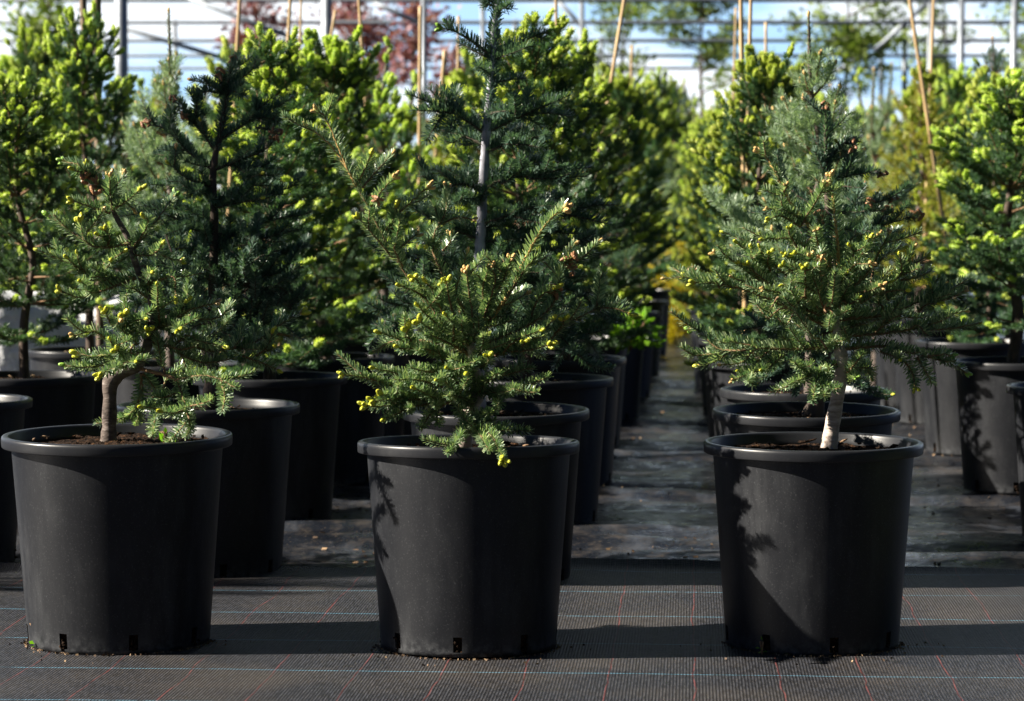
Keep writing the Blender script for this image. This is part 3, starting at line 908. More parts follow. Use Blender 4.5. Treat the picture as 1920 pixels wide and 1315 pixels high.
FIR_C = dict(
    trunk=[(866, 846, 15), (872, 815, 14), (878, 785, 11), (884, 762, 13), (892, 745, 16), (895, 722, 12), (890, 690, 9), (884, 660, 8), (880, 630, 8), (880, 600, 6)],
    limbs=[
        [(0, -.02, 'N', 888, 680, 845, 625, 800, 570, 765, 520, 738, 478, 705, 418, 682, 372, 666, 346), (-.02, -.03, 'Go3', 668, 350, 642, 295, 622, 245, 606, 216, 592, 206), (-.02, .03, 'Go2', 668, 350, 640, 300, 605, 258, 574, 236),
         (-.02, -.04, 'y1', 672, 340, 688, 308, 694, 292), (-.02, .03, 'o3', 680, 352, 712, 315, 736, 288), (-.02, -.05, 'o3', 695, 388, 718, 355, 742, 332), (-.02, -.06, 'c', 700, 385, 706, 380, 708, 376),
         (-.02, -.06, 'y4', 738, 486, 700, 440, 670, 408), (-.02, -.04, 'o3', 722, 432, 760, 388, 804, 350), (-.02, -.03, 'y2', 735, 430, 738, 402, 742, 386), (-.02, .0, 'o2', 745, 470, 770, 448, 782, 440), (-.02, -.06, '', 755, 500, 740, 470, 742, 455)],
        [(0, .06, 'o2', 880, 600, 812, 470, 835, 400, 838, 350), (.04, .05, 'o2', 830, 420, 860, 408, 888, 412), (.03, -.02, 'y1', 820, 470, 805, 455, 800, 460), (.04, .06, 'o3', 830, 470, 845, 455, 845, 440)],
        [(0, -.12, 'y3', 850, 640, 800, 560, 785, 530, 776, 520), (-.05, -.12, 'y1', 800, 560, 775, 545, 750, 536), (-.08, -.12, 'y1', 820, 570, 812, 545, 800, 530), (-.08, -.14, 'y2', 850, 590, 842, 555, 838, 527), (-.05, -.1, 'y2', 840, 600, 815, 555, 826, 535)],
        [(0, -.12, 'y1', 866, 660, 820, 610, 800, 592, 784, 574), (-.06, -.13, 'y2', 825, 625, 798, 612, 787, 602), (-.04, -.12, '', 855, 650, 815, 632, 795, 628), (-.06, -.15, 'y1', 850, 640, 850, 610, 836, 592)],
        [(0, -.08, 'y1', 880, 690, 830, 670, 770, 645, 742, 634, 712, 624), (-.05, -.09, 'y2', 775, 645, 764, 630, 762, 618), (-.05, -.09, 'y1', 780, 655, 760, 655, 746, 651), (-.03, -.1, '', 850, 672, 800, 655, 780, 658)],
        [(0, -.12, 'y1', 885, 705, 830, 692, 770, 705, 735, 698, 702, 691), (-.04, -.16, 'y1', 870, 700, 850, 695, 838, 690), (-.06, -.15, '', 830, 700, 790, 695, 770, 688), (-.05, -.17, 'y1', 850, 705, 830, 708, 818, 712)],
        [(0, -.15, 'y3', 888, 720, 800, 716, 745, 725, 692, 710, 642, 702), (-.06, -.15, 'y2', 800, 730, 755, 738, 716, 740), (-.06, -.16, '', 830, 725, 780, 712, 740, 712)],
        [(0, -.17, 'y4', 888, 735, 815, 752, 760, 748, 700, 752), (-.08, -.17, 'y3', 770, 752, 720, 762, 684, 760), (-.08, -.18, 'y1', 820, 748, 800, 740, 778, 728), (-.06, -.17, 'y1', 820, 755, 770, 765, 740, 778, 722, 786), (-.05, -.15, 'N', 845, 752, 812, 772, 796, 792, 788, 802)],
        [(0, -.10, 'Go4', 885, 640, 925, 592, 955, 550, 978, 500, 1005, 448, 1035, 408, 1062, 392), (-.06, -.08, '', 950, 560, 985, 505, 1012, 478), (-.05, -.12, 'o2', 920, 598, 905, 545, 918, 500)],
        [(0, -.13, 'o3', 888, 640, 920, 570, 945, 520, 958, 484), (-.06, -.14, 'o3', 905, 600, 928, 530, 922, 498), (-.08, -.14, 'o4', 890, 620, 880, 550, 874, 508), (-.05, -.1, 'y2', 925, 560, 900, 520, 880, 515)],
        [(0, .03, 'o2', 900, 650, 1000, 605, 1042, 560, 1052, 500, 1076, 456), (.03, .01, 'c', 1052, 500, 1062, 492, 1068, 482), (.03, .02, 'c', 1062, 480, 1068, 500, 1070, 505), (.02, .0, 'c', 1040, 560, 1040, 552, 1040, 546), (.03, .04, 'o1', 1055, 510, 1090, 485, 1122, 455), (.02, -.02, 'y2', 990, 610, 1010, 560, 1040, 540)],
        [(0, .04, 'N', 895, 670, 1010, 650, 1062, 608, 1122, 578), (.04, .05, 'g2', 1118, 580, 1124, 540, 1130, 508), (.04, .02, 'y2', 1120, 578, 1150, 578, 1182, 588), (.04, .07, '', 1110, 582, 1150, 570, 1180, 575), (.02, -.02, 'y2', 1040, 625, 1055, 610, 1056, 600)],
        [(0, -.13, 'y2', 895, 680, 945, 660, 972, 655, 984, 642), (-.06, -.15, 'y1', 940, 665, 965, 640, 1012, 620), (-.08, -.15, 'y3', 960, 660, 1000, 655, 1030, 646), (-.05, -.13, 'y2', 900, 690, 915, 680, 914, 668), (-.06, -.1, 'y1', 975, 660, 1010, 630, 1035, 600)],
        [(0, -.15, '', 895, 735, 930, 738, 985, 725, 1028, 706), (-.06, -.18, '', 920, 738, 950, 735, 965, 728), (-.04, -.14, '', 915, 730, 935, 748, 930, 768), (-.03, -.1, '', 900, 720, 960, 700, 1000, 690)],
        [(0, -.31, 'y4', 880, 788, 903, 800, 925, 822, 944, 862), (0, -.30, '', 878, 792, 870, 806, 858, 824, 838, 850), (0, -.10, '', 882, 795, 940, 808, 992, 808), (-.1, -.28, '', 890, 800, 905, 822, 918, 845), (0, -.16, '', 890, 740, 860, 765, 885, 800)],
        [(0, -.16, '', 888, 762, 868, 748, 838, 742), (0, -.15, '', 890, 745, 908, 722, 934, 700), (0, -.15, '', 884, 705, 866, 682, 846, 672), (0, -.16, '', 884, 690, 902, 658, 906, 628), (0, -.15, '', 882, 778, 900, 782, 918, 774), (0, -.16, 'y1', 886, 730, 878, 712, 874, 702), (0, -.15, '', 880, 650, 868, 620, 866, 600)],
        [(0, .12, 'g1', 880, 660, 800, 640, 740, 640, 700, 660), (0, .14, '', 890, 650, 960, 640, 1020, 670), (0, .13, '', 880, 640, 860, 580, 830, 540), (0, .12, '', 890, 640, 940, 570, 990, 540)],
    ])
FIR_R = dict(
    trunk=[(1553, 848, 18), (1560, 800, 17), (1567, 762, 16), (1574, 722, 15), (1578, 692, 17), (1577, 665, 14), (1571, 640, 12), (1566, 600, 10), (1562, 560, 9), (1562, 520, 8), (1564, 480, 6)],
    limbs=[
        [(0, -.02, 'Go4', 1566, 560, 1571, 480, 1566, 415, 1561, 360, 1557, 330), (0, -.05, 'o3', 1500, 425, 1525, 385, 1548, 345), (0, .02, 'o2', 1568, 480, 1590, 455, 1606, 440), (0, .02, 'c', 1545, 420, 1540, 410, 1538, 405)],
        [(0, .02, 'Go4', 1562, 510, 1520, 428, 1484, 382, 1462, 342, 1442, 302, 1422, 284), (0, -.03, 'o2', 1510, 415, 1470, 395, 1438, 392), (0, -.02, 'o2', 1470, 360, 1475, 350, 1474, 346), (0, -.05, 'y2', 1500, 425, 1465, 405, 1442, 412), (0, .02, 'o3', 1460, 340, 1456, 325, 1452, 312)],
        [(0, -.14, 'Go4', 1560, 620, 1545, 575, 1539, 525, 1536, 488), (-.1, -.14, 'o2', 1545, 580, 1520, 500, 1520, 478)],
        [(0, -.02, 'o1', 1565, 620, 1480, 578, 1400, 545, 1300, 522, 1246, 522), (-.02, .0, 'y3', 1350, 535, 1310, 525, 1286, 518), (-.02, -.03, 'y2', 1380, 540, 1330, 530, 1300, 530), (-.02, -.03, 'y1', 1350, 540, 1345, 530, 1346, 522), (-.01, .02, 'c', 1305, 524, 1300, 515, 1298, 508)],
        [(0, -.06, 'o2', 1560, 600, 1480, 565, 1410, 515, 1360, 480, 1340, 474), (-.04, -.08, 'y2', 1420, 520, 1400, 500, 1385, 494), (-.05, -.08, 'y2', 1450, 540, 1415, 510, 1402, 496), (-.03, -.06, 'o1', 1420, 535, 1385, 525, 1374, 520)],
        [(0, .04, 'y1', 1560, 560, 1480, 520, 1410, 460, 1358, 436), (.02, -.02, 'y1', 1440, 500, 1400, 470, 1382, 456), (.0, -.05, 'y1', 1440, 520, 1412, 490, 1408, 464), (.0, -.05, 'y2', 1445, 510, 1440, 490, 1444, 474), (.0, -.02, 'y1', 1440, 500, 1430, 480, 1426, 466), (.02, .05, 'y2', 1400, 470, 1400, 455, 1420, 440)],
        [(0, -.10, 'y1', 1560, 540, 1500, 455, 1455, 448, 1430, 449), (-.05, -.08, 'y2', 1500, 470, 1480, 440, 1480, 428), (-.05, -.12, 'y3', 1500, 500, 1480, 485, 1470, 478), (-.06, -.12, 'y2', 1520, 500, 1505, 480, 1490, 475), (-.05, -.1, 'y2', 1500, 520, 1475, 500, 1468, 498), (-.06, -.12, 'o2', 1540, 480, 1530, 440, 1530, 432)],
        [(0, -.16, 'o3', 1560, 600, 1510, 555, 1470, 550, 1430, 542), (-.1, -.17, 'y1', 1530, 550, 1500, 530, 1468, 535), (-.1, -.17, 'y3', 1510, 560, 1510, 520, 1508, 500)],
        [(0, -.15, 'o3', 1568, 590, 1600, 555, 1630, 545, 1654, 536), (-.05, -.14, 'o3', 1566, 540, 1600, 498, 1632, 496), (-.05, -.12, 'y1', 1570, 510, 1600, 480, 1594, 462), (-.06, -.12, 'y1', 1580, 540, 1590, 570, 1610, 560)],
        [(0, .0, 'o2', 1568, 560, 1620, 520, 1650, 470, 1668, 436), (.0, .02, 'y2', 1610, 500, 1612, 470, 1612, 446), (.0, -.04, 'o2', 1620, 480, 1635, 450, 1648, 440), (0, .04, 'y2', 1640, 500, 1665, 475, 1692, 462), (-.03, -.06, 'y2', 1600, 500, 1620, 470, 1628, 450)],
        [(0, -.04, 'o2', 1570, 580, 1650, 545, 1690, 510, 1716, 460), (-.03, -.06, 'y1', 1670, 540, 1690, 510, 1687, 482), (-.03, -.02, 'y2', 1695, 515, 1715, 495, 1738, 482), (-.03, .02, '', 1690, 525, 1720, 520, 1746, 508), (-.03, -.09, 'y1', 1650, 550, 1680, 545, 1700, 545)],
        [(0, .02, 'y1', 1572, 600, 1660, 590, 1730, 560, 1758, 522), (.0, .04, '', 1740, 562, 1780, 545, 1814, 524), (.0, .0, 'o2', 1745, 570, 1780, 560, 1810, 546), (.0, -.02, 'y1', 1730, 570, 1750, 560, 1746, 540), (.0, -.03, 'y2', 1720, 585, 1740, 570, 1760, 570)],
        [(0, -.05, 'o2', 1574, 630, 1660, 625, 1730, 612, 1770, 595, 1812, 582), (-.03, .02, 'y1', 1730, 620, 1790, 615, 1834, 606), (-.03, -.05, '', 1700, 620, 1720, 610, 1740, 630), (-.02, -.08, '', 1640, 625, 1670, 600, 1690, 590)],
        [(0, -.02, 'g2', 1577, 655, 1660, 650, 1730, 668, 1780, 680, 1812, 700), (-.03, -.04, 'g2', 1740, 668, 1770, 665, 1784, 668), (-.02, -.06, '', 1660, 655, 1700, 660, 1726, 662), (-.03, -.08, 'y1', 1650, 660, 1680, 670, 1686, 674), (-.02, -.05, 'y2', 1690, 668, 1710, 700, 1716, 726), (-.02, .0, '', 1720, 670, 1735, 695, 1748, 718)],
        [(-.02, -.09, 'S', 1588, 700, 1604, 682, 1618, 664), (-.02, -.06, 'g2', 1590, 720, 1600, 712, 1606, 708), (0, .05, 'g2', 1578, 690, 1630, 690, 1632, 700)],
        [(0, -.06, 'o1', 1572, 650, 1480, 655, 1420, 655, 1390, 680, 1352, 684), (-.04, -.1, 'o2', 1460, 665, 1420, 695, 1374, 713), (-.04, -.1, 'y1', 1470, 665, 1440, 690, 1428, 694), (-.03, -.08, 'y1', 1440, 660, 1400, 695, 1385, 697), (-.03, -.02, '', 1420, 652, 1370, 640, 1340, 635)],
        [(0, -.15, '', 1574, 680, 1530, 700, 1500, 712, 1478, 722), (-.05, -.16, '', 1540, 690, 1530, 720, 1524, 752), (-.05, -.14, '', 1520, 700, 1500, 690, 1490, 680), (-.05, -.15, '', 1556, 690, 1545, 720, 1546, 744), (0, -.1, '', 1572, 650, 1560, 640, 1550, 655)],
        [(0, .14, 'g3', 1568, 640, 1420, 655, 1350, 655, 1312, 620, 1294, 617), (.1, .13, '', 1370, 655, 1330, 665, 1292, 667), (.1, .12, 'y1', 1370, 660, 1335, 680, 1310, 686), (.1, .14, '', 1345, 655, 1335, 640, 1328, 625)],
        [(0, .15, '', 1570, 620, 1640, 600, 1700, 590), (0, .15, '', 1570, 600, 1500, 580, 1440, 590), (0, .12, 'y1', 1566, 580, 1540, 500, 1500, 470), (0, .12, 'y1', 1566, 580, 1600, 520, 1640, 500)],
    ])
FIR_C2 = dict(      # tall dark fir with the pale trunk, right behind the sprawling one
    trunk=[(892, 752, 17), (896, 600, 13), (899, 490, 10.5), (904, 390, 9), (908, 310, 8.5), (912, 245, 8), (917, 190, 7), (921, 140, 6), (925, 104, 5.5), (926, 60, 5.5), (931, 20, 5), (934, -8, 4)],
    limbs=[
        [(0, 0, 'S', 912, 240, 919, 175, 924, 110, 926, 60, 930, 30, 934, -8), (0, .02, '', 932, 12, 915, 0, 905, -6), (0, -.03, '', 930, 25, 945, 15, 955, 8), (0, .03, '', 930, 20, 920, 10, 908, 12)],
        [(0, -.02, 'Sg3', 925, 106, 885, 78, 850, 58, 826, 52), (-.01, 0, 'g2', 850, 58, 840, 46, 838, 44), (0, .06, 'S', 922, 112, 890, 96, 858, 80), (0, -.10, 'S', 917, 138, 905, 130, 892, 124)],
        [(0, .02, 'Sg3', 926, 106, 970, 82, 1008, 66, 1028, 60), (.01, .02, 'g2', 1005, 68, 1016, 72, 1020, 74), (0, -.06, 'S', 926, 112, 960, 100, 996, 86)],
        [(0, .04, 'S', 922, 158, 955, 150, 984, 146)],
        [(0, -.12, 'S', 916, 215, 935, 210, 958, 208)],
        [(0, -.06, 'S', 906, 248, 868, 222, 838, 206, 800, 190, 764, 176), (-.04, -.08, 'S', 845, 212, 810, 208, 772, 207), (-.03, -.04, 'S', 845, 208, 825, 188, 803, 164), (-.03, 0, 'S', 852, 210, 838, 185, 826, 166), (-.02, .03, 'S', 862, 212, 856, 186, 854, 164), (-.04, -.1, 'S', 832, 212, 815, 240, 798, 264), (-.02, -.08, 'S', 860, 222, 850, 230, 838, 250)],
        [(0, .05, 'S', 906, 272, 870, 256, 822, 244), (.02, .0, 'S', 870, 256, 850, 268, 835, 265), (0, .1, '', 906, 275, 890, 262, 875, 240)],
        [(0, .0, 'S', 914, 248, 955, 228, 1000, 206, 1024, 182), (0, -.03, 'S', 985, 214, 1030, 195, 1070, 178), (0, .04, 'S', 985, 216, 1030, 212, 1072, 220), (0, .02, 'S', 985, 212, 990, 190, 991, 172), (0, -.05, 'S', 968, 222, 966, 200, 964, 180), (0, .05, 'S', 975, 218, 1000, 228, 1015, 240)],
        [(0, -.10, '', 912, 285, 960, 266, 1000, 258, 1028, 254), (-.05, -.1, '', 950, 270, 985, 272, 1020, 278), (0, .12, '', 912, 280, 950, 250, 985, 240)],
        [(0, -.12, '', 906, 355, 950, 335, 1010, 328, 1062, 314), (-.08, -.1, '', 990, 335, 1040, 335, 1100, 330), (-.06, -.1, '', 940, 345, 970, 325, 988, 308), (0, .1, '', 906, 340, 960, 320, 1010, 295)],
        [(0, -.08, '', 904, 360, 870, 345, 830, 350, 790, 330), (0, .12, '', 904, 350, 860, 330, 810, 320), (0, -.14, '', 904, 380, 880, 372, 850, 380)],
        [(0, -.1, '', 902, 420, 960, 402, 1010, 386, 1050, 390), (0, .02, '', 902, 455, 980, 440, 1060, 402, 1110, 386, 1162, 384), (0, .1, '', 902, 430, 970, 410, 1040, 360), (-.05, -.12, '', 960, 405, 1000, 415, 1040, 420), (.0, .0, '', 1060, 402, 1100, 410, 1140, 420)],
        [(0, .0, '', 900, 450, 840, 425, 790, 400, 750, 372), (0, .1, '', 900, 440, 840, 400, 780, 385), (-.02, -.1, '', 850, 430, 820, 440, 790, 452)],
        [(0, .05, '', 899, 500, 1000, 480, 1080, 455, 1150, 450), (0, -.08, '', 899, 520, 980, 510, 1060, 520), (0, .12, '', 899, 500, 990, 450, 1060, 430), (0, .05, '', 898, 540, 1020, 530, 1100, 560, 1140, 600)],
        [(0, .02, '', 898, 510, 820, 490, 740, 480, 690, 462), (0, .1, '', 898, 520, 810, 510, 720, 520), (0, -.1, '', 898, 540, 830, 540, 760, 550)],
        [(0, -.05, '', 896, 590, 980, 600, 1060, 630, 1040, 690), (0, .05, '', 896, 590, 1010, 600, 1100, 640, 1128, 682), (-.02, -.1, '', 1040, 620, 1070, 650, 1110, 690), (0, .1, '', 896, 600, 1000, 580, 1090, 600)],
        [(0, .0, '', 896, 590, 800, 590, 720, 620, 690, 650), (0, .1, '', 896, 590, 790, 570, 700, 580), (0, -.05, '', 896, 610, 820, 630, 750, 660)],
    ])
FIR_L2 = dict(      # dark fir behind the bent one
    trunk=[(396, 752, 15), (398, 640, 11), (400, 520, 9), (402, 420, 8), (399, 340, 7), (404, 290, 6.5), (412, 258, 6), (420, 215, 5), (426, 178, 4), (430, 150, 4), (434, 122, 3)],
    limbs=[
        [(0, 0, 'Sc', 404, 290, 412, 258, 420, 215, 426, 178, 432, 145, 438, 112), (0, .02, 'o1', 420, 178, 392, 160, 360, 150), (0, -.05, '', 420, 176, 385, 172, 370, 182), (0, .0, 'o1', 424, 172, 458, 142, 488, 120), (0, .05, '', 424, 172, 442, 132, 446, 104), (0, -.06, '', 424, 172, 440, 172, 460, 180), (0, -.04, 'c', 420, 170, 414, 160, 412, 140)],
        [(0, 0, '', 412, 262, 448, 240, 478, 216, 482, 188), (0, .03, 'o1', 460, 232, 510, 204, 546, 184), (0, -.04, '', 470, 222, 500, 222, 525, 228), (0, -.05, 'c', 480, 240, 500, 242, 515, 250)],
        [(0, 0, 'c', 402, 280, 375, 244, 350, 215, 326, 186), (0, -.05, '', 368, 232, 368, 205, 372, 178), (0, -.05, 'c', 362, 232, 352, 225, 344, 218)],
        [(0, .02, 'c', 400, 320, 350, 282, 312, 244, 276, 232), (0, .0, '', 318, 252, 318, 225, 322, 200), (0, .08, '', 345, 280, 320, 290, 290, 290)],
        [(0, -.02, 'c', 404, 318, 450, 300, 495, 282, 520, 256), (0, .05, 'o1', 440, 305, 480, 312, 520, 318), (0, -.1, 'y1', 440, 310, 470, 330, 490, 326)],
        [(0, -.06, 'y1', 399, 352, 350, 334, 318, 308), (0, .05, '', 399, 360, 340, 350, 300, 346), (0, -.12, '', 399, 370, 370, 360, 350, 368)],
        [(0, .0, '', 401, 380, 480, 370, 560, 346), (0, -.1, 'y1', 401, 390, 450, 380, 490, 372), (0, .1, '', 401, 380, 470, 350, 530, 350)],
        [(0, -.02, '', 401, 430, 330, 410, 260, 380), (0, .08, '', 401, 420, 320, 390, 250, 400), (0, -.12, '', 401, 440, 350, 430, 310, 440)],
        [(0, 0, '', 400, 460, 480, 450, 560, 430), (0, -.1, '', 400, 470, 460, 460, 520, 470), (0, .1, '', 400, 460, 490, 420, 560, 400)],
        [(0, 0, '', 399, 520, 480, 520, 570, 500), (0, -.1, '', 399, 530, 470, 540, 540, 550), (0, .1, '', 399, 520, 480, 490, 580, 460)],
        [(0, 0, '', 399, 520, 320, 500, 240, 500), (0, .1, '', 399, 510, 310, 480, 230, 470)],
        [(0, 0, '', 398, 600, 470, 610, 550, 600), (0, -.08, '', 398, 610, 450, 640, 510, 660), (0, .1, '', 398, 590, 480, 580, 560, 560), (0, .05, '', 398, 600, 320, 590, 250, 600)],
    ])
FIR_R2 = dict(      # shaded fir behind the right one
    trunk=[(1527, 770, 16), (1535, 740, 14), (1545, 690, 12), (1550, 600, 10), (1552, 500, 9), (1553, 420, 8), (1552, 340, 6), (1549, 270, 4.5), (1548, 205, 3)],
    limbs=[
        [(0, 0, 'c', 1551, 330, 1549, 270, 1548, 200), (0, .02, '', 1551, 310, 1570, 280, 1596, 258), (0, -.02, '', 1552, 330, 1535, 300, 1528, 285)],
        [(0, 0, 'c', 1553, 340, 1590, 320, 1600, 275), (0, .04, 'c', 1553, 345, 1610, 325, 1652, 326), (0, -.06, '', 1553, 350, 1590, 350, 1620, 352)],
        [(0, .02, 'c', 1553, 400, 1610, 395, 1650, 378, 1672, 374), (0, .0, 'c', 1553, 430, 1630, 430, 1680, 415, 1720, 404), (0, .08, 'c', 1600, 398, 1610, 370, 1620, 350), (0, -.06, 'c', 1600, 400, 1630, 395, 1632, 380), (0, .0, 'c', 1640, 428, 1660, 400, 1665, 395)],
        [(0, .05, '', 1552, 400, 1500, 370, 1460, 330), (0, -.02, '', 1552, 420, 1490, 400, 1430, 400)],
        [(0, .0, '', 1551, 480, 1620, 470, 1700, 460), (0, .1, '', 1551, 480, 1640, 450, 1690, 430), (0, .0, '', 1551, 500, 1470, 490, 1400, 480)],
        [(0, .0, '', 1549, 600, 1450, 610, 1380, 620), (0, -.05, 'y1', 1548, 640, 1470, 680, 1420, 720), (0, .05, '', 1549, 600, 1640, 600, 1720, 590), (0, -.05, '', 1547, 660, 1500, 700, 1490, 740), (0, -.02, 'g3', 1546, 690, 1610, 720, 1660, 742)],
    ])


def base_at(px, D):
    return (px - 960) / FPX * D * (1 / 1.0)


DL, DC, DR = 6.07, 6.003, 6.05
hand_tree(FIR_L, DL, 'small crooked fir with a sharply bent grey trunk in the front pot', group='front row firs', seed=3, fill=(310, 640, 120, 90, 8), side=0.42, budsize=1.05, stem=0.82)
hand_tree(FIR_C, DC, 'sprawling multi-stemmed fir with two long golden shoots rising above its crown', group='front row firs', seed=4, fill=(880, 640, 130, 95, 8), side=0.42, bark='bark_pale', budsize=1.05)
hand_tree(FIR_R, DR, 'wide dense low fir on a leaning bare pale trunk in the front pot', group='front row firs', seed=5, fill=(1560, 590, 190, 80, 34), side=0.5, bark='bark_pale', budsize=0.85, stem=0.8)
DC2, DL2, DR2 = 7.12, 7.3, 7.1
hand_tree(FIR_C2, DC2, 'tall dark blue-green fir with a straight pale grey trunk and tiered branches', group='dark firs in the second rank', seed=6, nl=0.0215, nw=0.0036, dn=0.95, needle='needle_blue', bark='bark_blue', twig='bark_dark', fill=(900, 560, 230, 110, 70), side=1.0, gap=0.045)
hand_tree(FIR_L2, DL2, 'dark shaded fir with upturned forked top behind the crooked fir', group='dark firs in the second rank', seed=8, nl=0.0205, nw=0.0036, dn=0.9, needle='needle_blue', bark='bark_dark', twig='bark_dark', fill=(405, 540, 190, 140, 90), side=1.1, gap=0.045)
hand_tree(FIR_R2, DR2, 'dark shaded fir with dry brown cones behind the wide dense fir', group='dark firs in the second rank', seed=9, nl=0.019, nw=0.0036, dn=0.9, needle='needle_blue', bark='bark_dark', twig='bark_dark', fill=(1550, 540, 140, 120, 40), side=1.0, gap=0.045)

# their pots: rim centre measured in the photograph
pot(base_at(219, DL), DL, 'front pot whose rim shows brown soil, under the bent-trunk fir', s=1.045, sz=1.025, rz=R(-90 - 28), tilt=R(0.9), z=0.008)
pot(base_at(878, DC), DC, 'front pot with a fir twig drooping over its rim', s=1.005, rz=R(-90 - 6), tilt=R(-1.3), z=0.006)
pot(base_at(1526, DR), DR, 'front pot dappled by twig shadows, under the wide dense fir', s=0.995, sz=1.0, rz=R(-90 + 8), tilt=R(0.4), z=0.004)
pot(base_at(390, 7.3), 7.3, 'shaded pot second back in the row behind the bent-trunk fir', rz=0.3)
pot(base_at(930, 7.12), 7.12, 'pot right behind the one with the drooping twig, rim half hidden by needles', tilt=R(0.8))
pot(base_at(1512, 7.1), 7.1, 'pot right behind the dappled front pot, front wall half sunlit', tilt=R(1.0))


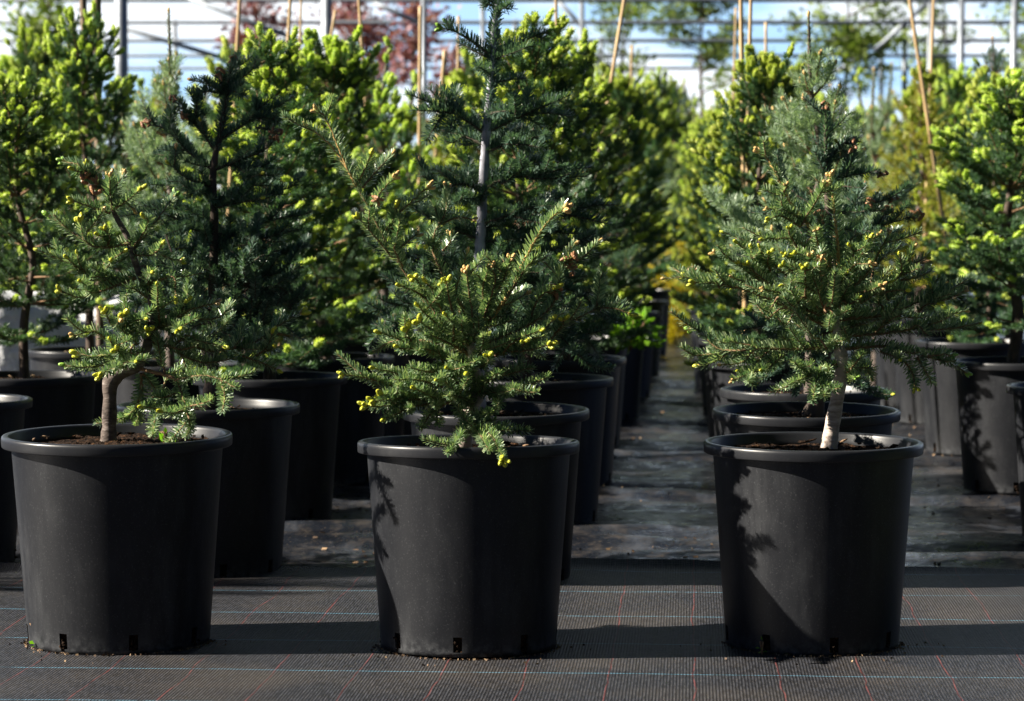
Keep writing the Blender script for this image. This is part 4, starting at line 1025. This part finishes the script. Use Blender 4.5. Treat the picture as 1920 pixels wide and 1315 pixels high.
# ------------------------------------------------------------------ the nursery stock behind: conifer kinds grown by rule
def conifer(seed, H, R_, kind, cb=None):
    """meshes of one conifer, base at the origin: trunk, crown, new growth"""
    r = random.Random(seed)
    P = dict(
        lime=dict(cb=0.16, sp=0.095, up0=58, up1=6, needle='needle_mid', nl=0.022, nw=0.0042, dens=700, puff=0.62, tipmat='lime', lead=0.10, prof=0.50, leadbud=True),
        sparse=dict(cb=0.20, sp=0.12, up0=62, up1=20, needle='needle_mid', nl=0.020, nw=0.0036, dens=560, puff=0.85, tipmat='lime', lead=0.20, prof=0.85, leadbud=True),
        grey=dict(cb=0.20, sp=0.10, up0=55, up1=12, needle='needle_grey', nl=0.026, nw=0.0034, dens=620, puff=0.0, tipmat='bud_tan', lead=0.24, prof=0.80, leadbud=False),
        greyup=dict(cb=0.16, sp=0.125, up0=52, up1=28, needle='needle_grey', nl=0.026, nw=0.0032, dens=900, puff=0.0, tipmat='bud_tan', lead=0.24, prof=0.85, leadbud=False),
        dark=dict(cb=0.16, sp=0.11, up0=50, up1=0, needle='needle_blue', nl=0.021, nw=0.0034, dens=600, puff=0.10, tipmat='lime', lead=0.10, prof=0.75, leadbud=False),
        yellow=dict(cb=0.14, sp=0.09, up0=60, up1=25, needle='needle_yellow', nl=0.018, nw=0.0040, dens=480, puff=0.25, tipmat='lime', lead=0.10, prof=0.7, leadbud=False),
    )[kind]
    if cb:
        P['cb'] = cb
    tk, cr, ng = MB(), MB(), MB()
    wob = [r.gauss(0, 0.012) for _ in range(6)]
    tp = smooth_path([(wob[k] * (k > 0) * 1.5, wob[5 - k] * (k > 0), H * k / 5) for k in range(6)], 0.04)
    tz = tp[:, 2]
    rad = 0.019 * (1 - tz / H) ** 0.8 + 0.0035
    tk.tube(np.vstack([[tp[0] - [0, 0, 0.05]], tp]), np.concatenate([[rad[0] * 1.15], rad]), 9)
    needles(cr, tp[int(len(tp) * 0.80):], P['nl'] * 0.8, P['nw'], P['dens'] * 0.7, 50, 1, 0, 0.1, simple=True, full=True)
    ax = lambda z: np.array([np.interp(z, tz, tp[:, 0]), np.interp(z, tz, tp[:, 1]), z])

    def puff(p, d, s):
        d = np.asarray(d, float)
        d = d / (np.linalg.norm(d) + 1e-9)
        s *= 1.25
        ln = s * r.uniform(0.024, 0.042)
        q = np.array([p, p + d * ln * 0.6 + np.array([0, 0, 0.002]), p + d * ln])
        ng.ball(p + d * ln * 0.5, d, s * 0.0085, ln * 0.55, 6, 5)
        needles(ng, smooth_path(q, 0.008), 0.0140 * s, 0.0044, 1400, 55, 0, 0, 0.1, simple=True, full=True)

    z = H * P['cb']
    zt = H - P['lead'] * 0.9
    while z < zt:
        f = (z - H * P['cb']) / (zt - H * P['cb'])
        nb = r.choice((4, 5, 5, 6))
        a0 = r.random() * 6.28
        for b in range(nb):
            a = a0 + b / nb * 6.28 + r.gauss(0, 0.2)
            L = R_ * (0.16 + 0.84 * (1 - f) ** P['prof']) * r.uniform(0.6, 1.3) * (0.75 + 0.25 * min(1, f * 5))
            e = R(P['up1'] + (P['up0'] - P['up1']) * f ** 1.3 + r.gauss(0, 10))
            h = np.array([math.cos(a), math.sin(a), 0])
            p0 = ax(z + r.gauss(0, 0.01))
            d0 = h * math.cos(e) + np.array([0, 0, math.sin(e)])
            d1 = h * math.cos(e + 0.25) + np.array([0, 0, math.sin(e + 0.25)])
            pts = smooth_path([p0, p0 + d0 * L * 0.5 - np.array([0, 0, 0.03 * L]), p0 + d0 * L * 0.5 + d1 * L * 0.5], 0.02)
            cr.tube(pts, np.linspace(0.0055, 0.002, len(pts)), 4, 0, False)
            needles(cr, pts, P['nl'], P['nw'], P['dens'], 58, 1, 0.25, 0.25, simple=True)
            T = np.gradient(pts, axis=0)
            ns = int(L / 0.042)
            for q in range(ns):
                g = 0.22 + 0.75 * (q + r.uniform(0.2, 0.8)) / max(ns, 1)
                ii = min(len(pts) - 1, int(g * (len(pts) - 1)))
                tv = T[ii] / np.linalg.norm(T[ii])
                sd = np.cross(tv, [0, 0, 1.0])
                sd /= np.linalg.norm(sd) + 1e-9
                sg = 1 if q % 2 else -1
                dv = tv * 0.7 + sd * sg * r.uniform(0.55, 0.95) + np.array([0, 0, r.uniform(-0.12, 0.35)])
                dv /= np.linalg.norm(dv)
                ln = L * (1.05 - g) * r.uniform(0.45, 0.7) + 0.03
                ln = min(ln, 0.16)
                S = smooth_path([pts[ii], pts[ii] + dv * ln * 0.5, pts[ii] + dv * ln + np.array([0, 0, 0.10 * ln])], 0.02)
                needles(cr, S, P['nl'], P['nw'], P['dens'], 58, 1, 0, 0.25, simple=True)
                if r.random() < P['puff'] * (0.38 + 0.62 * f):
                    puff(S[-1], S[-1] - S[-2], r.uniform(0.8, 1.15))
                if ln > 0.09:
                    for sg2 in (-1, 1):
                        dv2 = dv * 0.6 + np.cross(dv, [0, 0, 1.0]) * sg2 * 0.8 + np.array([0, 0, 0.1])
                        p1 = S[len(S) // 2]
                        S2 = smooth_path([p1, p1 + dv2 * ln * 0.42], 0.02)
                        needles(cr, S2, P['nl'], P['nw'], P['dens'], 58, 1, 0, 0.25, simple=True)
                        if r.random() < P['puff'] * (0.2 + 0.6 * f):
                            puff(S2[-1], dv2, r.uniform(0.7, 1.0))
            if P['puff'] and r.random() < P['puff'] * (0.5 + 0.7 * f):
                puff(pts[-1], pts[-1] - pts[-3], r.uniform(0.9, 1.3))
                if f > 0.5:
                    for _ in range(2):
                        puff(pts[-1], (pts[-1] - pts[-3]) / np.linalg.norm(pts[-1] - pts[-3]) + np.array([r.gauss(0, 0.5), r.gauss(0, 0.5), 0.2]), r.uniform(0.8, 1.0))
            elif P['tipmat'] == 'bud_tan':
                for _ in range(2):
                    cr.ball(pts[-1] + rng.normal(0, 0.003, 3), pts[-1] - pts[-3], 0.005, 0.009, 6, 5, 2)
        z += H * P['sp'] * (1.05 - 0.45 * f) * r.uniform(0.85, 1.1)
    if P['leadbud']:
        for _ in range(6):
            zz = H - r.random() ** 1.5 * P['lead']
            a = r.random() * 6.28
            puff(ax(min(zz, H)), (math.cos(a) * 0.7, math.sin(a) * 0.7, 1.1), r.uniform(0.8, 1.1))
    else:
        cr.ball(tp[-1], (0, 0, 1), 0.006, 0.012, 6, 5, 2)
    bark = 'bark_dark' if kind in ('dark', 'lime') else 'bark'
    return (tk.mesh('trunk', [M[bark]]), cr.mesh('crown', [M['twig'], M[P['needle']], M['bud_tan']]), ng.mesh('new_growth', [M[P['tipmat']]]) if ng.v else None)


KINDS = {
    'lime': [conifer(101, 1.3, 0.40, 'lime'), conifer(102, 1.3, 0.44, 'lime', 0.07), conifer(103, 1.3, 0.40, 'lime', 0.06)],
    'sparse': [conifer(111, 1.3, 0.30, 'sparse', 0.08), conifer(112, 1.3, 0.33, 'sparse', 0.12)],
    'grey': [conifer(121, 1.3, 0.40, 'grey'), conifer(122, 1.3, 0.42, 'greyup', 0.28)],
    'dark': [conifer(131, 1.3, 0.40, 'dark', 0.06), conifer(132, 1.3, 0.36, 'dark')],
    'yellow': [conifer(141, 1.3, 0.34, 'yellow')],
}
POT_TOP = 0.435


def stock(px, D, top, kind, label, group, wide=1.0, v=None, potted=None, rz=None, pot_px=None):
    """one tree of the nursery, its top at photo height `top`; potted = label of its pot"""
    x = base_at(px, D)
    z0 = POT_TOP if potted else 0.0
    H = at(px, top, D).z - z0
    s = H / 1.3
    vs_ = KINDS[kind]
    ms = vs_[rnd.randrange(len(vs_)) if v is None else v]
    t = thing('fir_tree', (x, D, z0), label, 'fir tree', group, rnd.random() * 6.28 if rz is None else rz)
    w = min(s, 1.15) * wide
    t.scale = (w, w, s)
    for nm, me in zip(('trunk', 'crown', 'new_growth'), ms):
        if me:
            link(nm, me, t)
    if potted:
        pot(base_at(px if pot_px is None else pot_px, D), D, potted)
    return t


GB = 'firs in the middle ranks'
GF = 'young firs in the far ranks'
LB, CB, RB = 'the row behind the bent-trunk fir', 'the row behind the sprawling fir', 'the row behind the wide dense fir'
stock(-110, 7.5, 330, 'dark', 'dark fir cut off by the left edge of the picture', GB, 0.9, 1, 'pot cut off by the left edge, nearest of the leftmost row')
stock(44, 8.65, 150, 'lime', 'big lime-tipped fir on a stout bare trunk at the left edge', GB, 1.0, 0, 'pot of the stout-trunked fir at the left edge')
stock(168, 10.3, 30, 'lime', 'tall lime-tipped fir beside the two thick brown stakes', GB, 0.78, 0, 'pot in front of the white plastic bag')
stock(60, 12.6, 75, 'lime', 'lime-tipped fir behind the stout-trunked fir at the left edge', GB, 0.95, 2, None)
stock(505, 8.6, 80, 'lime', 'lime-tipped fir filling the gap behind the dark forked-top fir', GB, 1.1, 2, 'shaded pot third back in ' + LB)
stock(612, 9.8, 82, 'lime', 'bright lime fir to the left of the pale-trunked dark fir', GB, 1.05, 1, 'shaded pot fourth back in ' + LB)
stock(725, 11.2, 82, 'sparse', 'open pale-stemmed fir seen between the golden shoot and the dark fir', GB, 1.0, 0, 'shaded pot fifth back in ' + LB)
stock(318, 9.3, 20, 'grey', 'grey-green fir with an open brush-like top left of the steel frame post', GB, 0.8, 0, 'pot hidden low behind the dark forked-top fir')
stock(985, 8.5, 42, 'lime', 'tall lime fir whose bright top stands right of the pale-trunked dark fir', GB, 1.0, 0, 'pot third back in ' + CB + ', rim in shade', pot_px=1004)
stock(1060, 9.7, 85, 'lime', 'lime fir with upright candle shoots left of the leaning cane', GB, 1.05, 2, 'pot fourth back in ' + CB + ' along the path', pot_px=1046)
stock(1095, 11.3, 150, 'dark', 'dark green fir beside the path with few lime tips', GB, 1.0, 0, 'pot fifth back in ' + CB + ' by the leafy weed', pot_px=1075)
stock(1130, 12.7, 130, 'sparse', 'open lime-tipped fir at the foot of the leaning cane', GB, 1.0, 1, 'pot sixth back in ' + CB + ' beside the path', pot_px=1120)
stock(1160, 14.3, 150, 'lime', 'lime-tipped fir seventh back in ' + CB, GB, 0.9, 1, 'pot seventh back in ' + CB, pot_px=1150)
stock(1180, 16.2, 160, 'lime', 'lime-tipped fir eighth back in ' + CB, GB, 0.9, 0, 'pot eighth back in ' + CB, pot_px=1175)
stock(1200, 18.5, 175, 'dark', 'small dark fir near the far end of the path', GB, 0.9, 1, 'pot nearest the golden shrub at the end of the path', pot_px=1196)
stock(1520, 7.95, 28, 'grey', 'tall sunlit grey-green fir with one long bare leader', GB, 0.98, 1, 'pot third back in ' + RB, rz=0.6, pot_px=1508)
stock(1428, 9.5, 112, 'lime', 'lime fir with a knobbly bright top left of the long-leader fir', GB, 0.9, 1, 'pot fourth back in ' + RB, pot_px=1455)
stock(1390, 11.2, 190, 'lime', 'lime-tipped fir fifth back in ' + RB, GB, 0.95, 2, 'pot fifth back in ' + RB, pot_px=1420)
stock(1365, 13.0, 210, 'sparse', 'open fir sixth back in ' + RB, GB, 0.95, 0, 'pot sixth back in ' + RB, pot_px=1395)
stock(1345, 15.0, 215, 'lime', 'lime-tipped fir seventh back in ' + RB + ' by the path', GB, 0.9, 0, 'sunlit pot seventh back in ' + RB, pot_px=1370)
stock(1900, 9.5, 140, 'lime', 'broad light green fir cut off by the right edge of the picture', GB, 1.35, 0, 'large sunlit pot by the right edge with a torn drain hole', rz=2.2, pot_px=1915)
stock(1858, 11.0, 150, 'lime', 'fir on an orange-lit bare trunk near the right edge', GB, 0.85, 1, 'sunlit pot second back near the right edge', pot_px=1830)
stock(1862, 12.6, 70, 'dark', 'dark fir whose thin twiggy leader stands out near the right edge', GB, 0.85, 1, 'sunlit pot third back near the right edge', pot_px=1765)
stock(1725, 13.6, 120, 'yellow', 'yellow-green conifer tied to two canes right of the long-leader fir', GB, 1.1, 0, 'sunlit pot fourth back near the right edge', pot_px=1722)
stock(1640, 14.8, 130, 'grey', 'pale grey-green fir between the long-leader fir and the yellow-green conifer', GB, 1.0, 0, None)
stock(2045, 8.1, 330, 'dark', 'dark fir beyond the right edge with only twigs showing', GB, 0.8, 0, 'pot cut by the right edge, its rim level with the dappled pot')
stock(1790, 16.5, 150, 'lime', 'lime-tipped fir behind the yellow-green conifer', GF, 1.0, 2)

far = [(20, 14, 120), (130, 15.5, 105), (235, 13.5, 150), (270, 17, 160), (380, 14.5, 150), (420, 18, 135), (470, 12.2, 95), (560, 13.5, 120), (640, 15.5, 115), (690, 14.2, 100), (770, 13.4, 150),
       (800, 18, 165), (850, 15, 140), (905, 13, 120), (1000, 14, 110), (1060, 17, 140), (1110, 20, 150), (1160, 22, 140), (1215, 22.5, 185), (1330, 19, 205), (1385, 22, 180), (1450, 16, 150),
       (1500, 20, 170), (1560, 17, 160), (1610, 19, 140), (1660, 21, 120), (1710, 18.5, 150), (1760, 22, 150), (1830, 18, 160), (1890, 20, 150), (1700, 16, 200), (950, 21, 150), (520, 21, 140), (300, 22, 140), (100, 21, 120), (1235, 25, 150), (1262, 27, 165), (1290, 25.5, 160), (1300, 23, 195), (1345, 26, 150), (1420, 25, 150), (1480, 26, 140), (1140, 26, 140)]
marks = [(10, 'at the left edge'), (90, 'above the white bag'), (160, 'under the two brown stakes'), (232, 'beside the thick left steel post'), (300, 'left of the forked-top fir'),
         (380, 'just behind the forked-top fir'), (450, 'under the cane over the forked-top fir'), (545, 'under the two close-set canes'), (614, 'beside the second thick steel post'),
         (680, 'below the left red-leaved trees'), (788, 'under the cane in front of a steel post'), (845, 'below the crimson tree'), (925, 'behind the pale-trunked dark fir'),
         (1000, 'just right of the dark fir top'), (1045, 'behind the candle-shoot fir'), (1105, 'left of the leaning cane'), (1160, 'right of the leaning cane'), (1225, 'above the golden shrub'),
         (1262, 'over the end of the path'), (1318, 'around the round green shrub'), (1395, 'below the pair of yellow canes'), (1450, 'right of the pair of yellow canes'), (1523, 'behind the long bare leader'),
         (1600, 'right of the long bare leader'), (1660, 'left of the slanting cane'), (1735, 'behind the slanting cane'), (1798, 'below the steel post right of the slanting cane'), (1890, 'below the last steel post on the right')]
used_labels = set()
for k, (px, D, top) in enumerate(far):
    kd = ('lime', 'sparse', 'lime', 'dark', 'yellow', 'lime', 'grey')[(k * 5) % 7]
    desc = {'lime': 'blurred lime-tipped fir', 'sparse': 'blurred open pale-stemmed fir', 'dark': 'blurred dark fir', 'yellow': 'blurred yellow-green conifer', 'grey': 'blurred pale grey-green fir'}[kd]
    for near in sorted(marks, key=lambda q: abs(q[0] - px)):
        lab = desc + ' far back ' + near[1]
        if lab not in used_labels:
            break
    used_labels.add(lab)
    stock(px, D, top, kd, lab, GF, 1.05)

# tall trees that stand outside the picture: a slim one whose shade falls along the second rank, and trees added behind the camera to block sky light
def tall(x, y, H, w, label, group):
    t = thing('unseen_tree', (x, y, 0), label, 'tree', group)
    t.rotation_euler = (0, 0, rnd.random() * 6.28)
    t.scale = (w, w, H / 1.3)
    for nm, me in zip(('trunk', 'crown', 'new_growth'), KINDS['dark'][0]):
        if me:
            link(nm, me, t)


for x, y, h, w in ((-5.6, 6.68, 6.2, 1.15),):
    tall(x, y, h, w, 'slim tall conifer left of the picture', 'slim conifers left of the picture')
for k, (x, y, h) in enumerate(((1.75, 5.9, 1.75), (1.8, 4.6, 1.6), (2.55, 5.2, 1.9), (2.6, 6.4, 1.9), (3.4, 5.8, 2.0), (3.3, 4.4, 1.9), (4.2, 5.0, 2.1), (4.3, 6.6, 2.1))):
    tall(x, y, h, 1.25, 'dark unseen fir added on the right to block sky light', 'unseen firs added on the right')  # out-of-view firs added to keep sky light off the pots' right sides
for k in range(12):
    tall(-13 + 2.5 * k + rnd.uniform(-0.3, 0.3), -5 + rnd.uniform(-0.4, 0.4), rnd.uniform(6.5, 8), 4.2, 'tall dark unseen conifer added behind the camera to block sky light', 'unseen conifers added behind the camera')

# nested empty pots and the white bag standing between the rows
pot(base_at(660, 10.6), 10.6, 'empty shiny-rimmed pot, lower of two nested behind the sprawling fir', z=0.035, soil=False)
pot(base_at(660, 10.6), 10.6, 'empty shiny-rimmed pot, upper of two nested behind the sprawling fir', z=0.105, soil=False)

mb = MB()
n = 26
u, w = np.meshgrid(np.linspace(0, 2 * math.pi, 65)[:-1], np.linspace(0, 1, n))
sq = (np.abs(np.cos(u)) ** 4 + np.abs(np.sin(u)) ** 4) ** -0.25
rr = sq * np.where(w < 0.82, 1.0 - 0.06 * np.cos(w * 5), np.maximum(1 - ((w - 0.82) / 0.18) ** 2 * 0.995, 0.004))
x, y = rr * np.cos(u) * 0.36, rr * np.sin(u) * 0.26
z = 0.62 * np.minimum(w / 0.86, 1.0) * (1 + 0.06 * np.sin(3 * u + 2) * w)
cr_ = 0.025 * fbm(x + z, y - z * 0.7, 31, 4, 9)
x, y, z = x * (1 + cr_ * 3), y * (1 + cr_ * 3), z + cr_ * w
i = np.arange(n - 1)[:, None] * 64
j = np.arange(64)[None]
j2 = (j + 1) % 64
mb.add(np.stack([x, y, z], -1), np.stack([i + j, i + j2, i + 64 + j2, i + 64 + j], -1))
bag = mb.build('bulk_bag', M['white'])
bag.location = (base_at(95, 11.25), 11.25, 0)
bag.rotation_euler = (0, 0, 0.2)
tag(bag, 'crumpled white plastic bag on the ground between the left rows', 'bag')


# ------------------------------------------------------------------ small leafy plants
def leafy(mb, c, h, spread, n, size, mi=0, w=0.5):
    c = np.asarray(c, float)
    for _ in range(n):
        a, e = rng.random() * 6.28, rng.uniform(0.1, 1.3)
        d = np.array([math.cos(a) * math.cos(e), math.sin(a) * math.cos(e), math.sin(e)])
        p = c + np.array([d[0] * spread, d[1] * spread, d[2] * h]) * rng.random() ** 0.6
        ld_ = d + rng.normal(0, 0.5, 3)
        ld_ /= np.linalg.norm(ld_)
        wv = np.cross(ld_, rng.normal(0, 1, 3))
        wv /= np.linalg.norm(wv) + 1e-9
        s = size * rng.uniform(0.6, 1.3)
        nn = np.cross(ld_, wv) * s * 0.12
        mb.add([p, p + ld_ * s * 0.5 + wv * s * w * 0.5 + nn, p + ld_ * s, p + ld_ * s * 0.5 - wv * s * w * 0.5 + nn], [[0, 1, 2, 3]], mi)


def herb(px, D, z0, h, spread, n, size, mat, label, name, cat):
    t = thing(name, (base_at(px, D), D, z0), label, cat)
    mb = MB()
    leafy(mb, (0, 0, 0.0), h, spread, n, size)
    mb.build('foliage', M[mat], t)
    mb = MB()
    for _ in range(6):
        a = rng.random() * 6.28
        mb.tube([(0, 0, -0.01), (math.cos(a) * spread * 0.25, math.sin(a) * spread * 0.25, h * 0.4), (math.cos(a) * spread * 0.6, math.sin(a) * spread * 0.6, h * 0.75)], 0.002 + 0.002 * h, 5)
    mb.build('stem', M['twig'], t)
    return t


herb(1182, 11.2, 0.42, 0.16, 0.14, 260, 0.045, 'weed', 'bright green leafy weed growing in a pot beside the path', 'weed', 'weed')
herb(1262, 20.5, 0.0, 0.95, 0.26, 2600, 0.045, 'golden', 'golden yellow shrub at the far end of the path', 'golden_shrub', 'shrub')
herb(1232, 24.0, 0.0, 1.1, 0.30, 1800, 0.05, 'golden', 'golden yellow shrub just behind and left of the other golden shrub', 'golden_shrub', 'shrub')
herb(1318, 26.0, 0.2, 2.0, 0.55, 5000, 0.05, 'broadleaf', 'rounded mid-green shrub beyond the path below the steel frame', 'round_shrub', 'shrub')
herb(345, 27.0, 0.2, 2.2, 0.6, 3500, 0.06, 'broadleaf', 'rounded green shrub behind the left firs below the steel frame', 'round_shrub', 'shrub')
herb(66, 5.98, 0.004, 0.075, 0.03, 16, 0.022, 'weed', 'tiny weed at the left foot of the bent-trunk fir pot', 'weed', 'weed')
herb(308, 6.05, 0.45, 0.05, 0.02, 5, 0.03, 'weed', 'single-leaved seedling in the bent-trunk fir pot', 'seedling', 'weed')
herb(1432, 5.875, 0.012, 0.03, 0.008, 8, 0.010, 'weed', 'tiny seedling in the drain hole of the dappled front pot', 'seedling', 'weed')


# ------------------------------------------------------------------ broadleaf trees beyond the steel frame
def broadleaf(px, D, top, low, spread_px, mat, n, label, size=0.09):
    s = D / FPX
    z1, z0 = at(px, top, D).z, at(px, low, D).z
    t = thing('broadleaf_tree', (base_at(px, D), D, -0.01), label, 'tree', 'trees beyond the steel frame')
    mb = MB()
    zz = np.linspace(0, z1 * 0.95, 12)
    mb.tube(np.stack([0.06 * np.sin(zz * 1.3 + px), 0.05 * np.cos(zz * 1.7), zz], -1), np.linspace(0.05, 0.012, 12), 8)
    tips = []
    for k in range(14):
        a, zb = rng.random() * 6.28, rng.uniform(z0 * 0.9, z1 * 0.9)
        ln = spread_px * s * rng.uniform(0.5, 1.0)
        p = np.array([0.06 * math.sin(zb * 1.3 + px), 0.05 * math.cos(zb * 1.7), zb])
        e = p + np.array([math.cos(a) * ln, math.sin(a) * ln, ln * rng.uniform(0.3, 0.9)])
        mb.tube([p, (p + e) / 2 + [0, 0, -0.05], e], [0.018, 0.012, 0.004], 5)
        for f in np.linspace(0.3, 1.05, 5):
            tips.append(p + (e - p) * f)
    mb.build('trunk', M['bark_dark'], t)
    mb = MB()
    for c in tips:
        leafy(mb, c - np.array([0, 0, 0.1]), 0.30, 0.26, max(4, int((1.0 if mat == 'purple' else 1.15) * n / len(tips))), size, 0, 0.65)
    mb.build('crown', M[mat], t)


broadleaf(475, 34, -60, 120, 70, 'purple', 900, 'red-leaved tree showing through the frame above the dark forked-top fir')
broadleaf(690, 36, -80, 150, 90, 'purple', 1500, 'red-leaved tree left of the frame post beside the pale-trunked dark fir')
broadleaf(770, 33, -40, 150, 60, 'purple', 800, 'red-leaved tree right behind the steel post left of the pale-trunked fir')
broadleaf(845, 37, 60, 210, 40, 'purple', 700, 'low crimson tree left of the dark fir top')
broadleaf(1320, 40, -120, 150, 130, 'broadleaf', 3600, 'green leafy tree showing through the frame beyond the path')
broadleaf(1170, 42, -160, 120, 90, 'broadleaf', 1700, 'thin green tree behind the leaning cane')
broadleaf(1580, 38, -60, 140, 110, 'broadleaf', 2200, 'olive green tree behind the long fir leader')
broadleaf(1925, 36, -40, 120, 80, 'broadleaf', 800, 'green tree at the right edge behind the last steel post')
broadleaf(1770, 44, -60, 130, 80, 'broadleaf', 1000, 'pale green tree behind the slanting cane')
broadleaf(85, 30, -80, 60, 70, 'broadleaf', 700, 'yellowish green tree showing through the frame in the far left corner')


# ------------------------------------------------------------------ steel frame of an unclad greenhouse
frame = thing('greenhouse_frame', (0, 31, 0), 'bare galvanised steel greenhouse frame standing behind the rows of trees', 'greenhouse frame')
BZ = 3.46
fo = np.array([0, 31.0, 0])
for D in (17.4, 24.0, 31.0, 34.6, 38.2, 41.8, 45.4):
    mb = MB()
    mb.box((0, D - 31, BZ), (30 + D * 0.5, 0.05, 0.050 if D > 30 else 0.07))
    mb.build('beam', M['steel'], frame, False)
for px, D, wpx in ((231, 21, 25), (614, 24, 20), (795, 31, 12), (331, 38.2, 9), (463, 34.6, 8), (905, 34.6, 10), (966, 38.2, 9), (1090, 34.6, 10), (1127, 41.8, 7), (1650, 45.4, 8), (1693, 38.2, 10), (1740, 34.6, 9),
                   (1798, 31, 13), (1897, 31, 13), (1510, 52.6, 6), (40, 34.6, 9)):
    mb = MB()
    x = base_at(px, D)
    mb.tube([(x, D - 31, -0.01), (x, D - 31, BZ + 0.3)], wpx * D / FPX / 2, 12)
    mb.build('post', M['steel'], frame)
for (x0, y0, x1, y1, D) in ((335, -10, 610, 95, 30.5), (700, 5, 790, 45, 31.1), (1045, 0, 1100, 60, 34.7), (1745, 0, 1640, 95, 34.7), (1640, 85, 1560, 140, 45.3), (30, 20, 130, 60, 34.7), (190, 40, 420, 110, 31.2)):
    mb = MB()
    mb.tube([np.array(at(x0, y0, D)) - fo, np.array(at(x1, y1, D)) - fo], 0.03, 8)
    mb.build('brace', M['steel'], frame)


# ------------------------------------------------------------------ canes and stakes tied to the trees
def cane(x0, y0, x1, y1, wpx, D, label, mat='bamboo', name='bamboo_cane', cat='cane', group='canes tied to the trees'):
    a, b = np.array(at(x0, y0, D)), np.array(at(x1, y1, D))
    d = (b - a) / (a[2] - b[2])
    g = b + d * b[2]
    t = tag(None or bpy.data.objects.new(name, None), label, cat, group)
    COL.objects.link(t)
    t.location = g
    rel = a - g
    if y0 < 0:
        rel = rel * 1.06
    k = 40
    f = np.linspace(-0.01, 1, k)[:, None]
    p = f * rel[None]
    rad = np.full(k, wpx * D / FPX / 2 * 0.8)
    if name == 'bamboo_cane':
        rad = rad * (1 - 0.12 * f[:, 0]) * np.where(np.arange(k) % 6 == 3, 1.18, 1.0)
    mb = MB()
    mb.tube(p, rad, 8)
    me = mb.mesh(name, [M[mat]])
    o = bpy.data.objects.new(name, me)
    bpy.data.objects.remove(t)
    COL.objects.link(o)
    o.location = g
    return tag(o, label, cat, group)


cane(182, -20, 183, 90, 19, 10.6, 'thick brown stake, right one of the pair above the left firs', 'stake', 'wooden_stake', 'stake', 'thick stakes')
cane(155, -20, 158, 60, 17, 11.2, 'thick dark stake, left one of the pair above the left firs', 'stake', 'wooden_stake', 'stake', 'thick stakes')
cane(450, -10, 442, 140, 9, 12.0, 'tan cane rising over the top of the dark forked-top fir')
cane(545, -15, 538, 125, 9, 12.4, 'tan cane nearest the left of the lime fir by the golden shoots')
cane(565, -15, 562, 120, 6, 13.0, 'thin cane just right of the tan one over the lime fir')
cane(629, 20, 618, 85, 8, 13.2, 'short reddish cane beside the second steel post')
cane(672, -15, 680, 110, 8, 12.6, 'tan cane left of the red-leaved tree')
cane(788, 12, 787, 175, 9, 12.8, 'straight yellowish cane right in front of a steel post')
cane(834, 95, 828, 165, 10, 13.5, 'short orange cane below the crimson tree')
cane(860, 30, 858, 175, 7, 14.0, 'pale cane between the crimson tree and the dark fir')
cane(1042, -10, 1044, 70, 8, 11.8, 'cane standing over the candle-shoot lime fir')
cane(1172, -10, 1139, 195, 9, 12.3, 'long pale cane leaning left beside the path')
cane(1185, 85, 1183, 160, 7, 15.5, 'short reddish cane right of the leaning one')
cane(1389, -10, 1391, 128, 11, 10.5, 'thickest yellow cane of the pair left of the long fir leader')
cane(1408, -10, 1405, 128, 9, 10.8, 'paler cane of the pair left of the long fir leader')
cane(1436, 42, 1436, 115, 7, 13.2, 'short tan cane between the cane pair and the long fir leader')
cane(1704, -10, 1738, 215, 9, 13.3, 'slanting cane tied to the yellow-green conifer')
cane(1751, -5, 1746, 125, 8, 13.9, 'upright cane behind the yellow-green conifer')
cane(1380, 15, 1378, 90, 6, 15, 'thin reddish cane close left of the cane pair')
